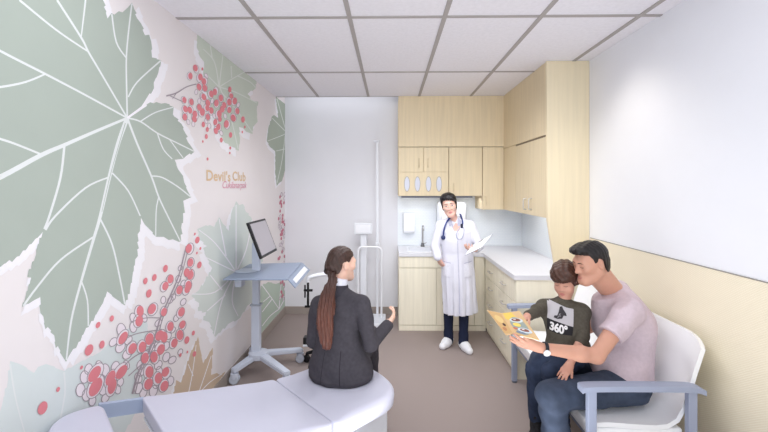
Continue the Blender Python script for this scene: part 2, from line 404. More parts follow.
# ------------------------------------------------------------------ the mural printed on the left wall
from mathutils.geometry import tessellate_polygon
rnd = random.Random(11)
MUR = BM(); MURM = []
def mcol(name, rgb):
    m = mat(name, rgb, rough=0.8, var=0.012)
    if m not in MURM: MURM.append(m)
    return MURM.index(m)
I_green = mcol('leaf_sage', (177, 187, 178)); I_pale = mcol('leaf_pale_sage', (208, 217, 205)); I_deep = mcol('leaf_deep_sage', (176, 186, 172))
I_mist = mcol('leaf_mist', (216, 223, 219)); I_blue = mcol('leaf_blue_mist', (221, 229, 229)); I_tan = mcol('leaf_tan', (212, 189, 166))
I_halo = mcol('leaf_white_halo', (248, 246, 251)); I_vein = mcol('leaf_vein', (232, 236, 236)); I_veinp = mcol('leaf_vein_pale', (228, 233, 228))
I_red = mcol('berry_red', (231, 138, 147)); I_red2 = mcol('berry_rose', (206, 130, 148)); I_line = mcol('berry_grey_line', (172, 160, 168)); I_pet = mcol('petal_white', (243, 233, 240))
I_lg = mcol('leaf_lower_green', (190, 205, 192)); I_blush = mcol('paper_blush', (246, 234, 229))

CNT = [0]
def wpt(px, py, layer):
    p = PX(px, py, XL)
    return Vector((XL + 0.0003 * layer + CNT[0] * 1e-6, min(p.y, YB - 0.002), min(max(p.z, 0.101), ZC - 0.002)))
def poly(pts, mi, layer):
    CNT[0] = (CNT[0] + 1) % 140
    vs = [wpt(x, y, layer) for x, y in pts]
    tris = tessellate_polygon([[Vector((v.y, v.z, 0)) for v in vs]])
    bv = [MUR.verts.new(v) for v in vs]
    for t in tris:
        try:
            f = MUR.faces.new([bv[i] for i in t]); f.material_index = mi
        except ValueError: pass
def toothed(pts, step=9.0, amp=1.3):
    out = []; n = len(pts)
    for i in range(n):
        a = pts[i]; b = pts[(i + 1) % n]; out.append(a)
        d = math.hypot(b[0] - a[0], b[1] - a[1]); k = int(d // step)
        if k < 1 or d > 120: continue
        nx, ny = (b[1] - a[1]) / d, -(b[0] - a[0]) / d
        for j in range(1, k + 1):
            t = j / (k + 1); s = amp * rnd.uniform(0.2, 1.0)
            out.append((a[0] + (b[0] - a[0]) * (t - 0.02) + nx * s, a[1] + (b[1] - a[1]) * (t - 0.02) + ny * s))
            out.append((a[0] + (b[0] - a[0]) * (t + 0.03) - nx * s * .5, a[1] + (b[1] - a[1]) * (t + 0.03) - ny * s * .5))
    return out
def vein(pts, w0, w1, mi, layer):
    CNT[0] = (CNT[0] + 1) % 140
    P = smooth_path([(x, y, 0) for x, y in pts], 5); n = len(P); L = []; R = []
    for i, p in enumerate(P):
        d = (P[min(i + 1, n - 1)] - P[max(i - 1, 0)]); d.normalize()
        w = (w0 + (w1 - w0) * i / (n - 1)) / 2; nx, ny = -d.y * w, d.x * w
        L.append(MUR.verts.new(wpt(p.x + nx, p.y + ny, layer))); R.append(MUR.verts.new(wpt(p.x - nx, p.y - ny, layer)))
    for i in range(n - 1):
        MUR.faces.new((L[i], L[i + 1], R[i + 1], R[i])).material_index = mi
def leaf(pts, mi, layer, halo=None, step=9.0, amp=1.3):
    T = toothed(pts, step, amp)
    if halo: poly([(x + halo[0], y + halo[1]) for x, y in T], I_halo, layer - 1)
    poly(T, mi, layer)

# 1 the large sage leaf
big = [(107.3, 18.5), (111.3, 13), (114, 14.7), (118.5, 11.3), (122.3, 12.3), (127.7, 7.5), (131.8, 2.5), (134, 9.2), (136.8, 18.3), (140.7, 23.3), (144.7, 35.3), (149, 34.7), (151, 41.7), (151.8, 57.5), (161, 60.3), (158, 73), (153.5, 82.8), (153.8, 88), (146, 98.7), (143.5, 102.8), (141, 106.5), (146, 104.8), (150, 102.3), (153.5, 103.3), (156, 102), (161, 103.7), (165, 103), (173.5, 107), (172.7, 114.5), (174.3, 116.7), (181, 123.7), (185, 132.8), (187.7, 142), (190, 145), (194.3, 151.5), (186, 156), (183, 158.7), (174.5, 159.8), (177.7, 169), (182.7, 175.7), (184.3, 183), (187.7, 191.5), (191, 197.3), (183, 200.7), (184, 207.3), (183, 218.5), (181, 227.7), (181, 241), (179, 242), (172.7, 239.3), (168.5, 240), (163.5, 236.8), (156, 236.8), (149.3, 229.3), (144.3, 224.3), (140.7, 217.7), (139.7, 231), (137.3, 234.3), (137.7, 256), (135, 259.3), (132, 277.7), (130, 288), (124.7, 305.5), (116.8, 299.7), (106.8, 291.3), (102.7, 303), (99.5, 308), (88.3, 327), (85.8, 328), (75.8, 348), (73, 349), (68.3, 356.3), (65.8, 362), (62.5, 357), (57.5, 346), (55.5, 348), (54, 335.5), (47.5, 327), (45, 329), (43, 316.3), (40, 313), (40, 297), (33.3, 300.5), (21.7, 307), (25, 298), (30.8, 277.7), (27, 277), (36, 254), (36, 250), (42.5, 232), (11.7, 262), (9, 260), (0, 267), (-60, 300), (-150, 240), (-150, -120), (60, -120), (98, -20), (102.7, 0)]
# 6 lower left misty leaf first (it lies under the big one)
low = [(10, 361), (20, 364), (34, 373), (38, 367), (46, 364), (64, 371), (75, 365), (100, 352), (126, 330), (146, 318), (150, 345), (142, 400), (125, 432), (100, 470), (-20, 470), (2, 405), (8, 380)]
leaf(low, I_blue, 1, step=12, amp=1.0)
for p in ([(10, 364), (13, 385), (17, 405), (25, 434)], [(64, 372), (65, 390), (63, 405), (60, 420)]): vein(p, 1.8, 1.4, I_vein, 2)
leaf(big, I_green, 4, halo=(-1.0, 9.0))
poly([(x + 7, y + 4) for x, y in toothed(big, 9, 1.2)], I_halo, 2)
H = (127, 118)
V = [([H, (100, 72), (88, 51.7), (80.8, 37.5), (56.7, 0)], 1.6, 2.2), ([(88, 51.7), (56, 30), (19, 0)], 1.5, 2.2), ([(80.8, 37.5), (83.5, 15), (85.5, -2)], 1.2, 2),
     ([H, (85, 95), (45, 74), (0, 51), (-40, 28)], 1.6, 2.8), ([(45, 74), (25, 82), (0, 87), (-30, 90)], 1.8, 2.8),
     ([H, (96, 131), (64, 145), (40, 155.5), (0, 177), (-50, 200)], 2.4, 6.0), ([(64, 146), (60, 178), (49, 216), (44, 229)], 2.4, 2.4), ([(40, 154), (15, 144), (0, 139), (-30, 130)], 2.0, 2.6),
     ([H, (118, 143), (110, 173), (100, 216), (93, 240), (81, 281), (71, 320), (66, 360)], 4.6, 1.6), ([(109, 177), (85, 188), (55, 216), (45, 230)], 1.6, 2.4), ([(112, 173), (128, 191), (140, 216)], 1.6, 1.4),
     ([(93, 237), (60, 260), (36, 288), (23, 306)], 1.8, 2.2), ([(100, 219), (112, 245), (120, 280), (124.5, 304)], 1.8, 1.6), ([(81, 281), (87, 300), (88, 326)], 1.6, 1.5),
     ([H, (137, 144), (151, 176), (158.5, 197), (168, 217), (180, 241)], 2.2, 1.2), ([(151, 176), (162, 177.5), (178, 187), (190.5, 197)], 1.4, 1.3), ([(158.5, 197), (156, 210), (155.5, 236)], 1.3, 1.1),
     ([H, (140, 121.5), (157, 133), (177, 143), (194, 151.4)], 1.7, 1.1), ([(140, 121.5), (155, 112.5), (173, 107.3)], 1.4, 1.1), ([(157, 133), (163, 149), (172, 159)], 1.3, 1.1), ([(169, 139), (177, 150), (183, 158)], 1.1, 1),
     ([H, (126.5, 95), (126, 60), (128, 34), (131.6, 3.5)], 1.6, 1.6), ([(126, 58), (116, 42), (111.5, 14)], 1.4, 1.6), ([(128, 97), (137, 82), (160.5, 60.6)], 1.4, 1.6)]
for p, a, b in V: vein(p, a, b, I_vein, 5)
vein([(125, 123), (110.5, 173), (101.5, 212)], 0.7, 0.5, I_green, 6)
for (a, b) in (((127, 118), (146, 104.5)),): vein([a, ((a[0] + b[0]) / 2, (a[1] + b[1]) / 2), b], 2.0, 3.0, I_halo, 6)

# 2 pale leaf under the ceiling
pale = [(197, 34), (196.7, 48), (200, 57), (204, 62), (203, 75), (207, 95), (213, 115), (216, 125), (220, 135), (225, 143), (231.7, 146.7), (238.7, 151), (240, 138), (239, 127), (243, 128), (246, 131.7), (252.5, 134), (253, 127), (257.5, 121.7), (256.7, 110), (258.3, 101.7), (253, 101), (247.5, 94), (256, 88), (256.5, 80), (250, 70), (235, 58), (215, 42)]
leaf(pale, I_pale, 2, halo=(-3, 6), step=7, amp=0.9)
for p in ([(219, 87), (216, 68), (212, 58), (203, 49)], [(219, 87), (221, 70), (223, 54)], [(219, 87), (232, 79), (246, 71)], [(219, 87), (235, 92), (257, 103)], [(220, 88), (230, 115), (238, 149)], [(231, 66), (231.5, 78)], [(212, 58), (210, 44)], [(238, 76), (250, 82), (256, 88)], [(222, 93), (238, 112), (252, 132)], [(219, 87), (205, 73)]):
    vein(p, 1.2, 0.8, I_veinp, 3)
# 3 deep leaf beside the corner
deep = [(275.5, 96), (277, 108), (278.2, 118), (274, 115), (271.7, 116.7), (268, 129), (266.7, 141), (270, 147), (275, 151), (275.3, 167), (275, 173), (276.7, 186), (279, 183), (282, 181), (284, 174), (285.6, 168), (285.6, 96)]
leaf(deep, I_deep, 2, halo=(-1.2, 3), step=6, amp=0.5)
for p in ([(285.5, 134), (278, 137), (267.5, 141)], [(285, 131), (278, 124), (272, 118)], [(285, 128), (280, 110), (277, 99)], [(285, 136), (282, 160), (277, 183)], [(284.5, 149), (276, 151)]): vein(p, 0.8, 0.6, I_veinp, 3)
# 4 misty leaf behind the cart
mist = [(197, 229), (203, 226.5), (210, 225), (214, 227), (219, 217), (223, 224), (229, 231), (231, 213.7), (236, 201), (239, 205), (243, 204), (246, 212), (251, 217), (254, 230), (258, 240), (262, 255), (262, 275), (255, 300), (247, 306), (240, 318), (228, 324), (215, 337), (209, 322), (203, 320), (206, 312), (198, 311), (199, 303), (191, 296), (199, 290), (205, 281), (212, 268), (206, 257), (203, 248), (207, 246), (200, 240)]
leaf(mist, I_mist, 2, halo=(-4, 7), step=7, amp=1.2)
for p in ([(236, 272), (225, 256), (213, 241), (199, 230)], [(236, 272), (236, 240), (236, 205)], [(236, 272), (215, 292), (192, 294)], [(236, 272), (222, 300), (214, 335)], [(236, 272), (205, 257)], [(236, 272), (246, 250), (252, 220)], [(222, 290), (210, 275)], [(226, 256), (222, 235), (219, 219)], [(236, 272), (232, 300), (238, 316)], [(225, 295), (207, 311)]):
    vein(p, 1.3, 0.8, I_halo, 3)
# 5 greener leaf low beside the corner
lg = [(258, 300), (261, 286), (268, 282), (276, 284), (285, 282), (285.4, 306), (274, 322), (262, 336), (258, 330)]
leaf(lg, I_lg, 3, step=6, amp=0.8)
for p in ([(262, 285), (270, 296), (279, 309)], [(279, 309), (270, 316), (262, 326)], [(279, 309), (280, 295), (281, 284)], [(270, 296), (263, 302)], [(272, 299), (262, 312)], [(279, 309), (284, 300)]): vein(p, 0.9, 0.7, I_halo, 4)
# 7 tan leaf low on the wall
tan = [(172, 404), (176, 380), (181, 382.7), (186, 368), (190, 354), (194, 346), (198, 336.5), (200, 349), (203, 363.5), (208, 355), (212.5, 347.5), (212, 362), (211, 375), (216.7, 373), (220, 375), (225.5, 371.5), (219, 382), (212, 393), (196, 404)]
leaf(tan, I_tan, 2, halo=(-3, 4), step=8, amp=0.8)
for p in ([(186, 404), (192, 375), (196, 345)], [(193, 376), (188, 364)], [(196, 400), (203, 380), (211, 356)], [(200, 392), (210, 382), (222, 374)]): vein(p, 0.9, 0.6, I_halo, 3)

# berries
def ellipse(x, y, rx, ry, tilt, n=14):
    c, s = math.cos(tilt), math.sin(tilt)
    return [(x + rx * math.cos(t) * c - ry * math.sin(t) * s, y + rx * math.cos(t) * s + ry * math.sin(t) * c) for t in [2 * PI * k / n for k in range(n)]]
def berry(x, y, rx, ry, tilt, layer=9, mi=None): poly(ellipse(x, y, rx, ry, tilt), I_red if mi is None else mi, layer)
def petal(x, y, rx, ry, tilt, lw=0.75, layer=7, fill=True):
    CNT[0] = (CNT[0] + 1) % 140
    n = 16; A = ellipse(x, y, rx, ry, tilt, n); B = ellipse(x, y, max(rx - lw, .1), max(ry - lw, .1), tilt, n)
    a = [MUR.verts.new(wpt(p[0], p[1], layer)) for p in A]; b = [MUR.verts.new(wpt(p[0], p[1], layer)) for p in B]
    for k in range(n): MUR.faces.new((a[k], a[(k + 1) % n], b[(k + 1) % n], b[k])).material_index = I_line
    if fill: poly(B, I_pet, layer - 0.5)
def cluster(pts, rx, ry, tilt, out=1.35, lw=0.5):
    for (x, y, s) in pts:
        t = tilt + rnd.uniform(-.25, .25)
        e = 1.28 if (x < 126 and y > 330) else 1.0; t += .25 * (e - 1) / .28
        petal(x + rnd.uniform(-.5, .5) * rx, y + rnd.uniform(-.3, .3) * ry, rx * s * out, ry * s * out * e, t, lw, layer=rnd.choice((6.5, 7, 7.5)))
        berry(x, y, rx * s * (.95 if e > 1 else 1), ry * s * e, t, layer=rnd.choice((9, 9.4, 9.8)))
# upper cluster
vein([(166, 96), (176, 93), (186, 87), (196, 84)], 1.4, 1.0, I_line, 8); vein([(176, 93), (172, 99)], .8, .6, I_line, 8); vein([(170, 96), (183, 102)], .9, .7, I_line, 8)
cl = [(195, 68, 1), (190, 76, .95), (200, 77, 1), (203.5, 81.5, 1), (198.7, 87, 1), (204.5, 88, 1), (211, 94, 1), (214.5, 92, .95), (203.5, 97, 1), (220.5, 98, 1), (184, 100, .9), (191, 102, .95), (207.5, 103, 1), (216, 103, 1), (229, 102, 1), (234.5, 101, 1), (185, 109, 1), (189.5, 110, 1), (199, 107.5, 1), (211, 110.5, .95), (222, 109, 1), (229, 110, .9), (184.5, 117, 1), (194.5, 114, 1), (202, 112, 1.1), (207.5, 117, .9), (219, 114, 1.05), (237, 111, .9), (194, 119, 1), (215, 122, .9), (233, 118, 1.05), (218, 127, .95), (226, 124, 1.1), (215.5, 131, .9), (207, 108, .9), (224, 105, .9), (231, 96, .8), (219.5, 119, .8)]
cluster(cl, 2.3, 3.5, -0.1, 1.3, 0.45)
for x, y in [(201, 95), (206, 76), (196, 92), (212, 101), (225, 116), (209, 126), (214, 116), (188, 122), (193, 124), (221, 133), (206, 121), (238, 105), (199, 101)]: petal(x, y, 1.8, 3.0, rnd.uniform(-.4, .4), .4, 6.5)
for x, y, s in [(203, 124.5, .9), (207, 129.5, .8), (206, 136.5, .8), (221, 140, .8), (230.3, 135, .9), (242.7, 119.5, 1), (244.5, 127, .45), (242, 132, .4), (230, 148, .5), (229.5, 153, .4), (207.3, 159, .5), (202.5, 141.5, .4), (229.5, 89.5, .9), (202, 69, .5)]: berry(x, y, 1.9 * s, 3.2 * s, 0)
# long middle cluster
st = [(186, 246), (180, 270), (176, 282), (168, 300), (160, 318), (155, 335), (147, 355), (138, 372), (132, 394)]
vein(st, 1.2, 2.0, I_line, 8); vein([(x + 2.5, y) for x, y in st], .8, 1.2, I_line, 8)
vein([(160, 318), (145, 318), (130, 322)], 1.0, .8, I_line, 8); vein([(157, 330), (135, 334), (122, 341)], 1.0, .8, I_line, 8); vein([(150, 348), (132, 358), (118, 372)], 1.2, .9, I_line, 8); vein([(146, 360), (128, 376)], 1.0, .9, I_line, 8)
cl = [(188.3, 248.5, 1.1), (190, 262.5, 1), (186.3, 272.5, 1), (190, 275, 1.1), (188, 285.5, 1.1), (170, 279, 1.05), (165, 286, 1.05), (179, 290, 1.05), (187, 289, 1), (181, 312, 1.1), (139.7, 311, 1.25), (151.5, 309, 1.3), (163.5, 312, 1), (138.7, 321, 1.3), (170, 326.5, 1.1), (182, 324.5, 1), (179.5, 335, 1.2), (122.5, 338, 1.3), (149, 339, 1.4), (159, 335.5, 1.3), (163.5, 337, 1.3), (174, 343, 1.1), (132, 348.5, 1.35), (142, 347, 1.3), (160.5, 349.5, 1.3), (144.5, 358, 1.3), (153.5, 357, 1.3), (94, 374, 1.7), (95, 387, 1.9), (110, 378, 1.5), (121, 372, 1.5), (111.5, 386, 1.5), (149, 372, 1.4), (158, 378, 1.3), (165, 372, 1.2), (148, 384, 1.4), (164, 386, 1.3)]
cluster(cl, 2.9, 4.3, 0.22, 1.32, 0.8)
for x, y, s in [(84, 377, 1.6), (80, 390, 1.7), (86, 395, 1.6), (105, 370, 1.6), (115, 367, 1.5), (104, 389, 1.7), (92, 401, 1.3), (105, 398, 1.3), (120, 382, 1.2), (121, 330, 1.7), (120, 347, 1.6), (127, 354, 1.5), (133, 327, 1.4), (133, 318, 1.3), (138, 388, 1.5), (153, 391, 1.5), (170, 381, 1.3), (172, 360, 1.2), (166, 357, 1.3), (158, 365, 1.3), (99, 366, 1.4), (88, 369, 1.4), (100, 381, 1.5), (117, 389, 1.3), (126, 365, 1.2), (128, 340, 1.3), (113, 342, 1.3), (144, 318, 1.1), (157, 345, 1.1), (138, 378, 1.4), (141, 372, 1.2), (143, 393, 1.3), (159, 371, 1.2), (155, 384, 1.2), (170, 300, 1), (173, 297, .9), (183, 302, 1), (163, 300, 1), (168, 335, 1.2), (172, 330, 1), (166, 346, 1.2), (152, 348, 1.2), (140, 365, 1.3), (180, 352, .9), (176, 318, 1), (158, 323, 1.1), (178, 279, 1), (183, 283, .9), (180, 268, .8)]:
    petal(x, y, 2.9 * s, 4.2 * s, rnd.uniform(-.3, .8), .85, 6.2)
for x, y, s in [(197, 240, 1.0), (199, 265, 1.0), (165, 268.5, 1.05), (154, 277.5, 1.0), (145, 281, .95), (148.5, 293.5, 1.2), (111.3, 318.5, .9), (97.5, 325, .95), (101.5, 344.5, 1.15), (88.5, 350, 1.7), (42, 408, 2.0), (57.5, 389.5, .75), (81, 367.5, .6), (186.5, 340, 1.1), (193, 333, .7), (194, 354, .8), (180, 355, .55), (187, 352, .4), (200, 248.5, .45), (196.5, 253, .4), (194.5, 234, .4), (191, 271, .5), (58, 360, .0)]:
    if s > 0: berry(x, y, 2.2 * s, 3.6 * s, 0.45 if x < 100 else 0.25, layer=9)
# narrow cluster by the corner
for k in range(75):
    y = 193 + 108 * rnd.random(); w = 3.2 + 1.5 * math.sin((y - 193) / 108 * PI)
    x = 282.6 + rnd.uniform(-1, .6) * w
    if x > 285.0: x = 284.6
    r = rnd.random()
    if r < .55: berry(x, y, .8, 1.7, 0.1, layer=9, mi=I_red2)
    else: petal(x, y, 1.0, 2.2, 0.2, .35, 7)
bmesh.ops.recalc_face_normals(MUR, faces=MUR.faces[:])
for f in MUR.faces:
    if f.normal.x < 0: f.normal_flip()
me = bpy.data.meshes.new('wall_mural'); MUR.to_mesh(me); MUR.free()
mural = link('wall_mural', me, MURM)
tag(mural, 'wall mural of large sage leaves and red berry clusters printed across the left wall', 'mural')

# lettering
def text_mesh(name, body, size, M, m, parent, offset=0.0, shear=0.0, spacing=1.0, extrude=0.0):
    cu = bpy.data.curves.new(name + '_curve', 'FONT'); cu.body = body; cu.size = size; cu.offset = offset; cu.shear = shear; cu.space_character = spacing; cu.extrude = extrude
    cu.resolution_u = 4
    t = bpy.data.objects.new(name + '_tmp', cu); col.objects.link(t)
    dg = bpy.context.evaluated_depsgraph_get()
    me = bpy.data.meshes.new_from_object(t.evaluated_get(dg))
    bpy.data.objects.remove(t, do_unlink=True); bpy.data.curves.remove(cu)
    if M is not None: me.transform(M)
    me.name = name; me.materials.clear()
    return link(name, me, m, parent)
def wall_text_matrix(px, py, layer):          # text runs along +Y on the left wall, facing +X
    p = PX(px, py, XL); p.x = XL + 0.0003 * layer
    return Matrix.Translation(p) @ Matrix(((0, 0, 1, 0), (1, 0, 0, 0), (0, 1, 0, 0), (0, 0, 0, 1)))
for word, xa, xb in (("Devil's", 206.2, 230.3), ("Club", 232.3, 245.4)):
    a = PX(xa, 180, XL); b = PX(xb, 180, XL)
    t = text_mesh('title_lettering', word, 0.13, Matrix(), mat('lettering_tan', (226, 196, 158)), mural, offset=0.0028, spacing=1.04)
    x0_ = min(v.co.x for v in t.data.vertices); w = max(v.co.x for v in t.data.vertices) - x0_; hh = 0.092
    t.data.transform(wall_text_matrix(xa, 180.4, 6) @ Matrix.Diagonal(((b.y - a.y) / w, 0.080 / hh, 1, 1)) @ Matrix.Translation((-x0_, 0, 0)))
    t['label'] = 'bold tan title word ' + word
a = PX(221.5, 189, XL); b = PX(246.5, 188, XL)
t = text_mesh('script_lettering', 'Cukilanarpak', 0.1, Matrix(), mat('lettering_pink', (224, 142, 170)), mural, offset=-0.0006, shear=0.28, spacing=0.92)
w = max(v.co.x for v in t.data.vertices); hh = 0.072
t.data.transform(wall_text_matrix(221.5, 188.3, 7) @ Matrix.Diagonal(((b.y - a.y) / w, 0.062 / hh, 1, 1)))
t['label'] = 'pink handwritten lettering under the title'
# ------------------------------------------------------------------ examination table (turned 45 degrees)
TO = Vector((-0.70, 2.40, 0)); TA = Vector((0.722, 0.692, 0)); TC = Vector((0.692, -0.722, 0))
TH = 0.50                      # top of the seat pad
def T(t, c, z): return TO + TA * t + TC * c + Vector((0, 0, z))
M_vinyl = mat('pale_lavender_vinyl', (208, 208, 224), rough=0.45, var=0.012, scale=8)
M_tbase = mat('table_base_white', (236, 238, 244), rough=0.4)
M_tblue = mat('table_rail_blue', (176, 190, 214), rough=0.45)
tb = thing('exam_table', 'pale lavender padded examination table with raised backrest, set diagonally in the foreground', 'examination table', (TO + TA * 0.1 + TC * 0.31))
def pad(name, outline, zfun, th, m, parent, r=0.03, soft=lambda t: 1.0):
    """soft pad: outline in (t,c); rounded upper edge, height from zfun(t,c)"""
    bm = BM(); n = len(outline)
    cen = (sum(p[0] for p in outline) / n, sum(p[1] for p in outline) / n)
    P = [Vector((p[0], p[1], 0)) for p in outline]
    nrm = []
    for i in range(n):
        d = (P[(i + 1) % n] - P[i - 1]).normalized(); nn = Vector((d.y, -d.x, 0))
        if nn.dot(Vector((cen[0], cen[1], 0)) - P[i]) < 0: nn = -nn
        nrm.append(nn)
    def ring(ins, dz):
        vs = []
        for p, k in zip(P, nrm):
            g = soft(p.x); q = p + k * ins * g; vs.append(bm.verts.new(T(q.x, q.y, zfun(q.x, q.y) + (dz * g if dz > -r - 1e-6 else dz))))
        return vs
    rings = [ring(r * 0.6, -th), ring(0.004, -th + r * .5)]
    for k in range(6):
        a = k / 5 * PI / 2; rings.append(ring(r * (1 - math.cos(a)), -r + r * math.sin(a)))
    rings.append(ring(r + 0.004, 0.0))
    for A, B in zip(rings, rings[1:]):
        for k in range(n): bm.faces.new((A[k], A[(k + 1) % n], B[(k + 1) % n], B[k]))
    bm.faces.new(rings[0][::-1]); bm.faces.new(rings[-1])
    o = obj(name, bm, m, parent, True, 0)
    for p in o.data.polygons:
        if p.normal.z > 0.97 or p.normal.z < -0.97: p.use_smooth = False
    return o
def rounded(pts, rad, seg=7):
    out = []; n = len(pts)
    for i in range(n):
        p = Vector((*pts[i], 0)); a = Vector((*pts[i - 1], 0)); b = Vector((*pts[(i + 1) % n], 0))
        r = rad[i] if isinstance(rad, (list, tuple)) else rad
        da = (a - p).normalized(); db = (b - p).normalized()
        r = min(r, (a - p).length * .48, (b - p).length * .48)
        A = p + da * r; B = p + db * r
        for k in range(seg + 1):
            t = k / seg; q = A * (1 - t) ** 2 + p * 2 * t * (1 - t) + B * t * t
            out.append((q.x, q.y))
    # resample long sides
    res = []
    for i in range(len(out)):
        a = out[i]; b = out[(i + 1) % len(out)]; d = math.hypot(b[0] - a[0], b[1] - a[1]); res.append(a)
        k = int(d / 0.06)
        for j in range(1, k): res.append((a[0] + (b[0] - a[0]) * j / k, a[1] + (b[1] - a[1]) * j / k))
    fin = []
    for q in res:
        if not fin or math.hypot(q[0] - fin[-1][0], q[1] - fin[-1][1]) > 1e-3: fin.append(q)
    if math.hypot(fin[0][0] - fin[-1][0], fin[0][1] - fin[-1][1]) < 1e-3: fin.pop()
    return fin
pad('seat_pad', rounded([(0.002, 0.0), (0.47, 0.0), (0.565, 0.31), (0.47, 0.62), (0.002, 0.62)], [0.04, 0.16, 0.35, 0.16, 0.04]), lambda t, c: TH, 0.10, M_vinyl, tb, 0.035, lambda t: 0.28 + 0.72 * min(1, max(0, (t - 0.01) / 0.08)))
SL = 0.207
zb_ = lambda t, c: TH + 0.001 - SL * t
pad('backrest_pad', rounded([(-0.002, 0.0), (-0.002, 0.62), (-0.70, 0.62), (-0.70, 0.0)], [0.04, 0.04, 0.035, 0.035]), zb_, 0.075, M_vinyl, tb, 0.025, lambda t: 0.3 + 0.7 * min(1, max(0, min(-t - 0.01, t + 0.69) / 0.08)))
pad('headrest_pad', rounded([(-0.855, 0.012), (-0.855, 0.60), (-0.99, 0.60), (-1.06, 0.42), (-1.06, 0.18), (-1.0, 0.07)], [0.065, 0.065, 0.06, 0.1, 0.1, 0.06]), zb_, 0.075, M_vinyl, tb, 0.016)
for c0 in (0.0, 0.59):
    bm = BM(); q = [(-0.69, c0), (-0.87, c0), (-0.87, c0 + 0.022), (-0.69, c0 + 0.022)]
    a = [bm.verts.new(T(t, c, zb_(t, c) - 0.004)) for t, c in q]; b = [bm.verts.new(T(t, c, zb_(t, c) - 0.070)) for t, c in q]
    bm.faces.new(a); bm.faces.new(b[::-1])
    for i in range(4): bm.faces.new((a[i], b[i], b[(i + 1) % 4], a[(i + 1) % 4]))
    obj('headrest_rail', bm, M_tblue, tb)
MT = Matrix(((TA.x, TC.x, 0, TO.x), (TA.y, TC.y, 0, TO.y), (0, 0, 1, 0), (0, 0, 0, 1)))
bm = BM(); add_box(bm, (-0.30, 0.075, 0.07), (0.435, 0.545, 0.397), MT, 0.02, 3); obj('base_cabinet', bm, M_tbase, tb, True)
bm = BM(); add_box(bm, (0.436, 0.10, 0.12), (0.452, 0.52, 0.37), MT, 0.006); obj('step_drawer', bm, M_tbase, tb)
bm = BM(); add_box(bm, (-0.34, 0.05, 0.0), (0.40, 0.57, 0.068), MT, 0.012); obj('foot_plinth', bm, mat('plinth_grey', (190, 193, 200), 0.5), tb)
bm = BM(); add_tube(bm, [T(-0.25, 0.31, 0.38), T(-0.62, 0.31, zb_(-.62, 0) - 0.085)], 0.022, 10); add_box(bm, (-0.30, 0.29, 0.36), (-0.2, 0.33, 0.396), MT); obj('backrest_strut', bm, M_bluegrey, tb)
bm = BM()
q = [(-0.02, 0.05), (-0.70, 0.05), (-0.70, 0.57), (-0.02, 0.57)]
a = [bm.verts.new(T(t, c, zb_(t, c) - 0.078)) for t, c in q]; b = [bm.verts.new(T(t, c, zb_(t, c) - 0.09)) for t, c in q]
bm.faces.new(a); bm.faces.new(b[::-1])
for i in range(4): bm.faces.new((a[i], b[i], b[(i + 1) % 4], a[(i + 1) % 4]))
obj('backrest_board', bm, M_tbase, tb)

# ------------------------------------------------------------------ computer cart by the mural
M_cart = mat('cart_pale_grey', (206, 212, 226), rough=0.45, var=0.015)
M_tray = mat('cart_tray_grey', (150, 162, 184), rough=0.45, var=0.015)
M_black = mat('black_plastic', (22, 22, 25), rough=0.45)
ct = thing('computer_cart', 'pale grey wheeled computer cart with tray and tilted monitor, standing against the mural', 'cart', (-1.12, 3.52, 0))
CX, CY = -1.185, 3.52
tube('lower_column', [(CX, CY, 0.19), (CX, CY, 0.60)], 0.040, M_cart, ct, 4)
bm = BM(); add_box(bm, (CX - 0.038, CY - 0.03, 0.19), (CX + 0.038, CY + 0.03, 0.62), None, 0.008); me_ = obj('column', bm, M_cart, ct)
bpy.data.objects.remove([o for o in ct.children if o.name.startswith('lower_column')][0], do_unlink=True)
bm = BM(); add_box(bm, (CX - 0.030, CY - 0.024, 0.62), (CX + 0.030, CY + 0.024, 0.905), None, 0.006); obj('column_extension', bm, M_cart, ct)
bm = BM(); add_box(bm, (CX - 0.047, CY - 0.036, 0.612), (CX + 0.047, CY + 0.036, 0.626), None, 0.003); obj('clamp_collar', bm, mat('collar_grey', (172, 178, 190), .4), ct)
bm = BM(); add_lathe(bm, [(0.0, 0.14), (0.06, 0.14), (0.085, 0.155), (0.085, 0.20), (0.05, 0.215), (0, 0.215)], (CX + 0.02, CY, 0)); obj('hub', bm, M_cart, ct, True)
cast = [(-1.312, 3.35), (-1.312, 3.79), (-0.85, 3.77), (-0.86, 3.30)]
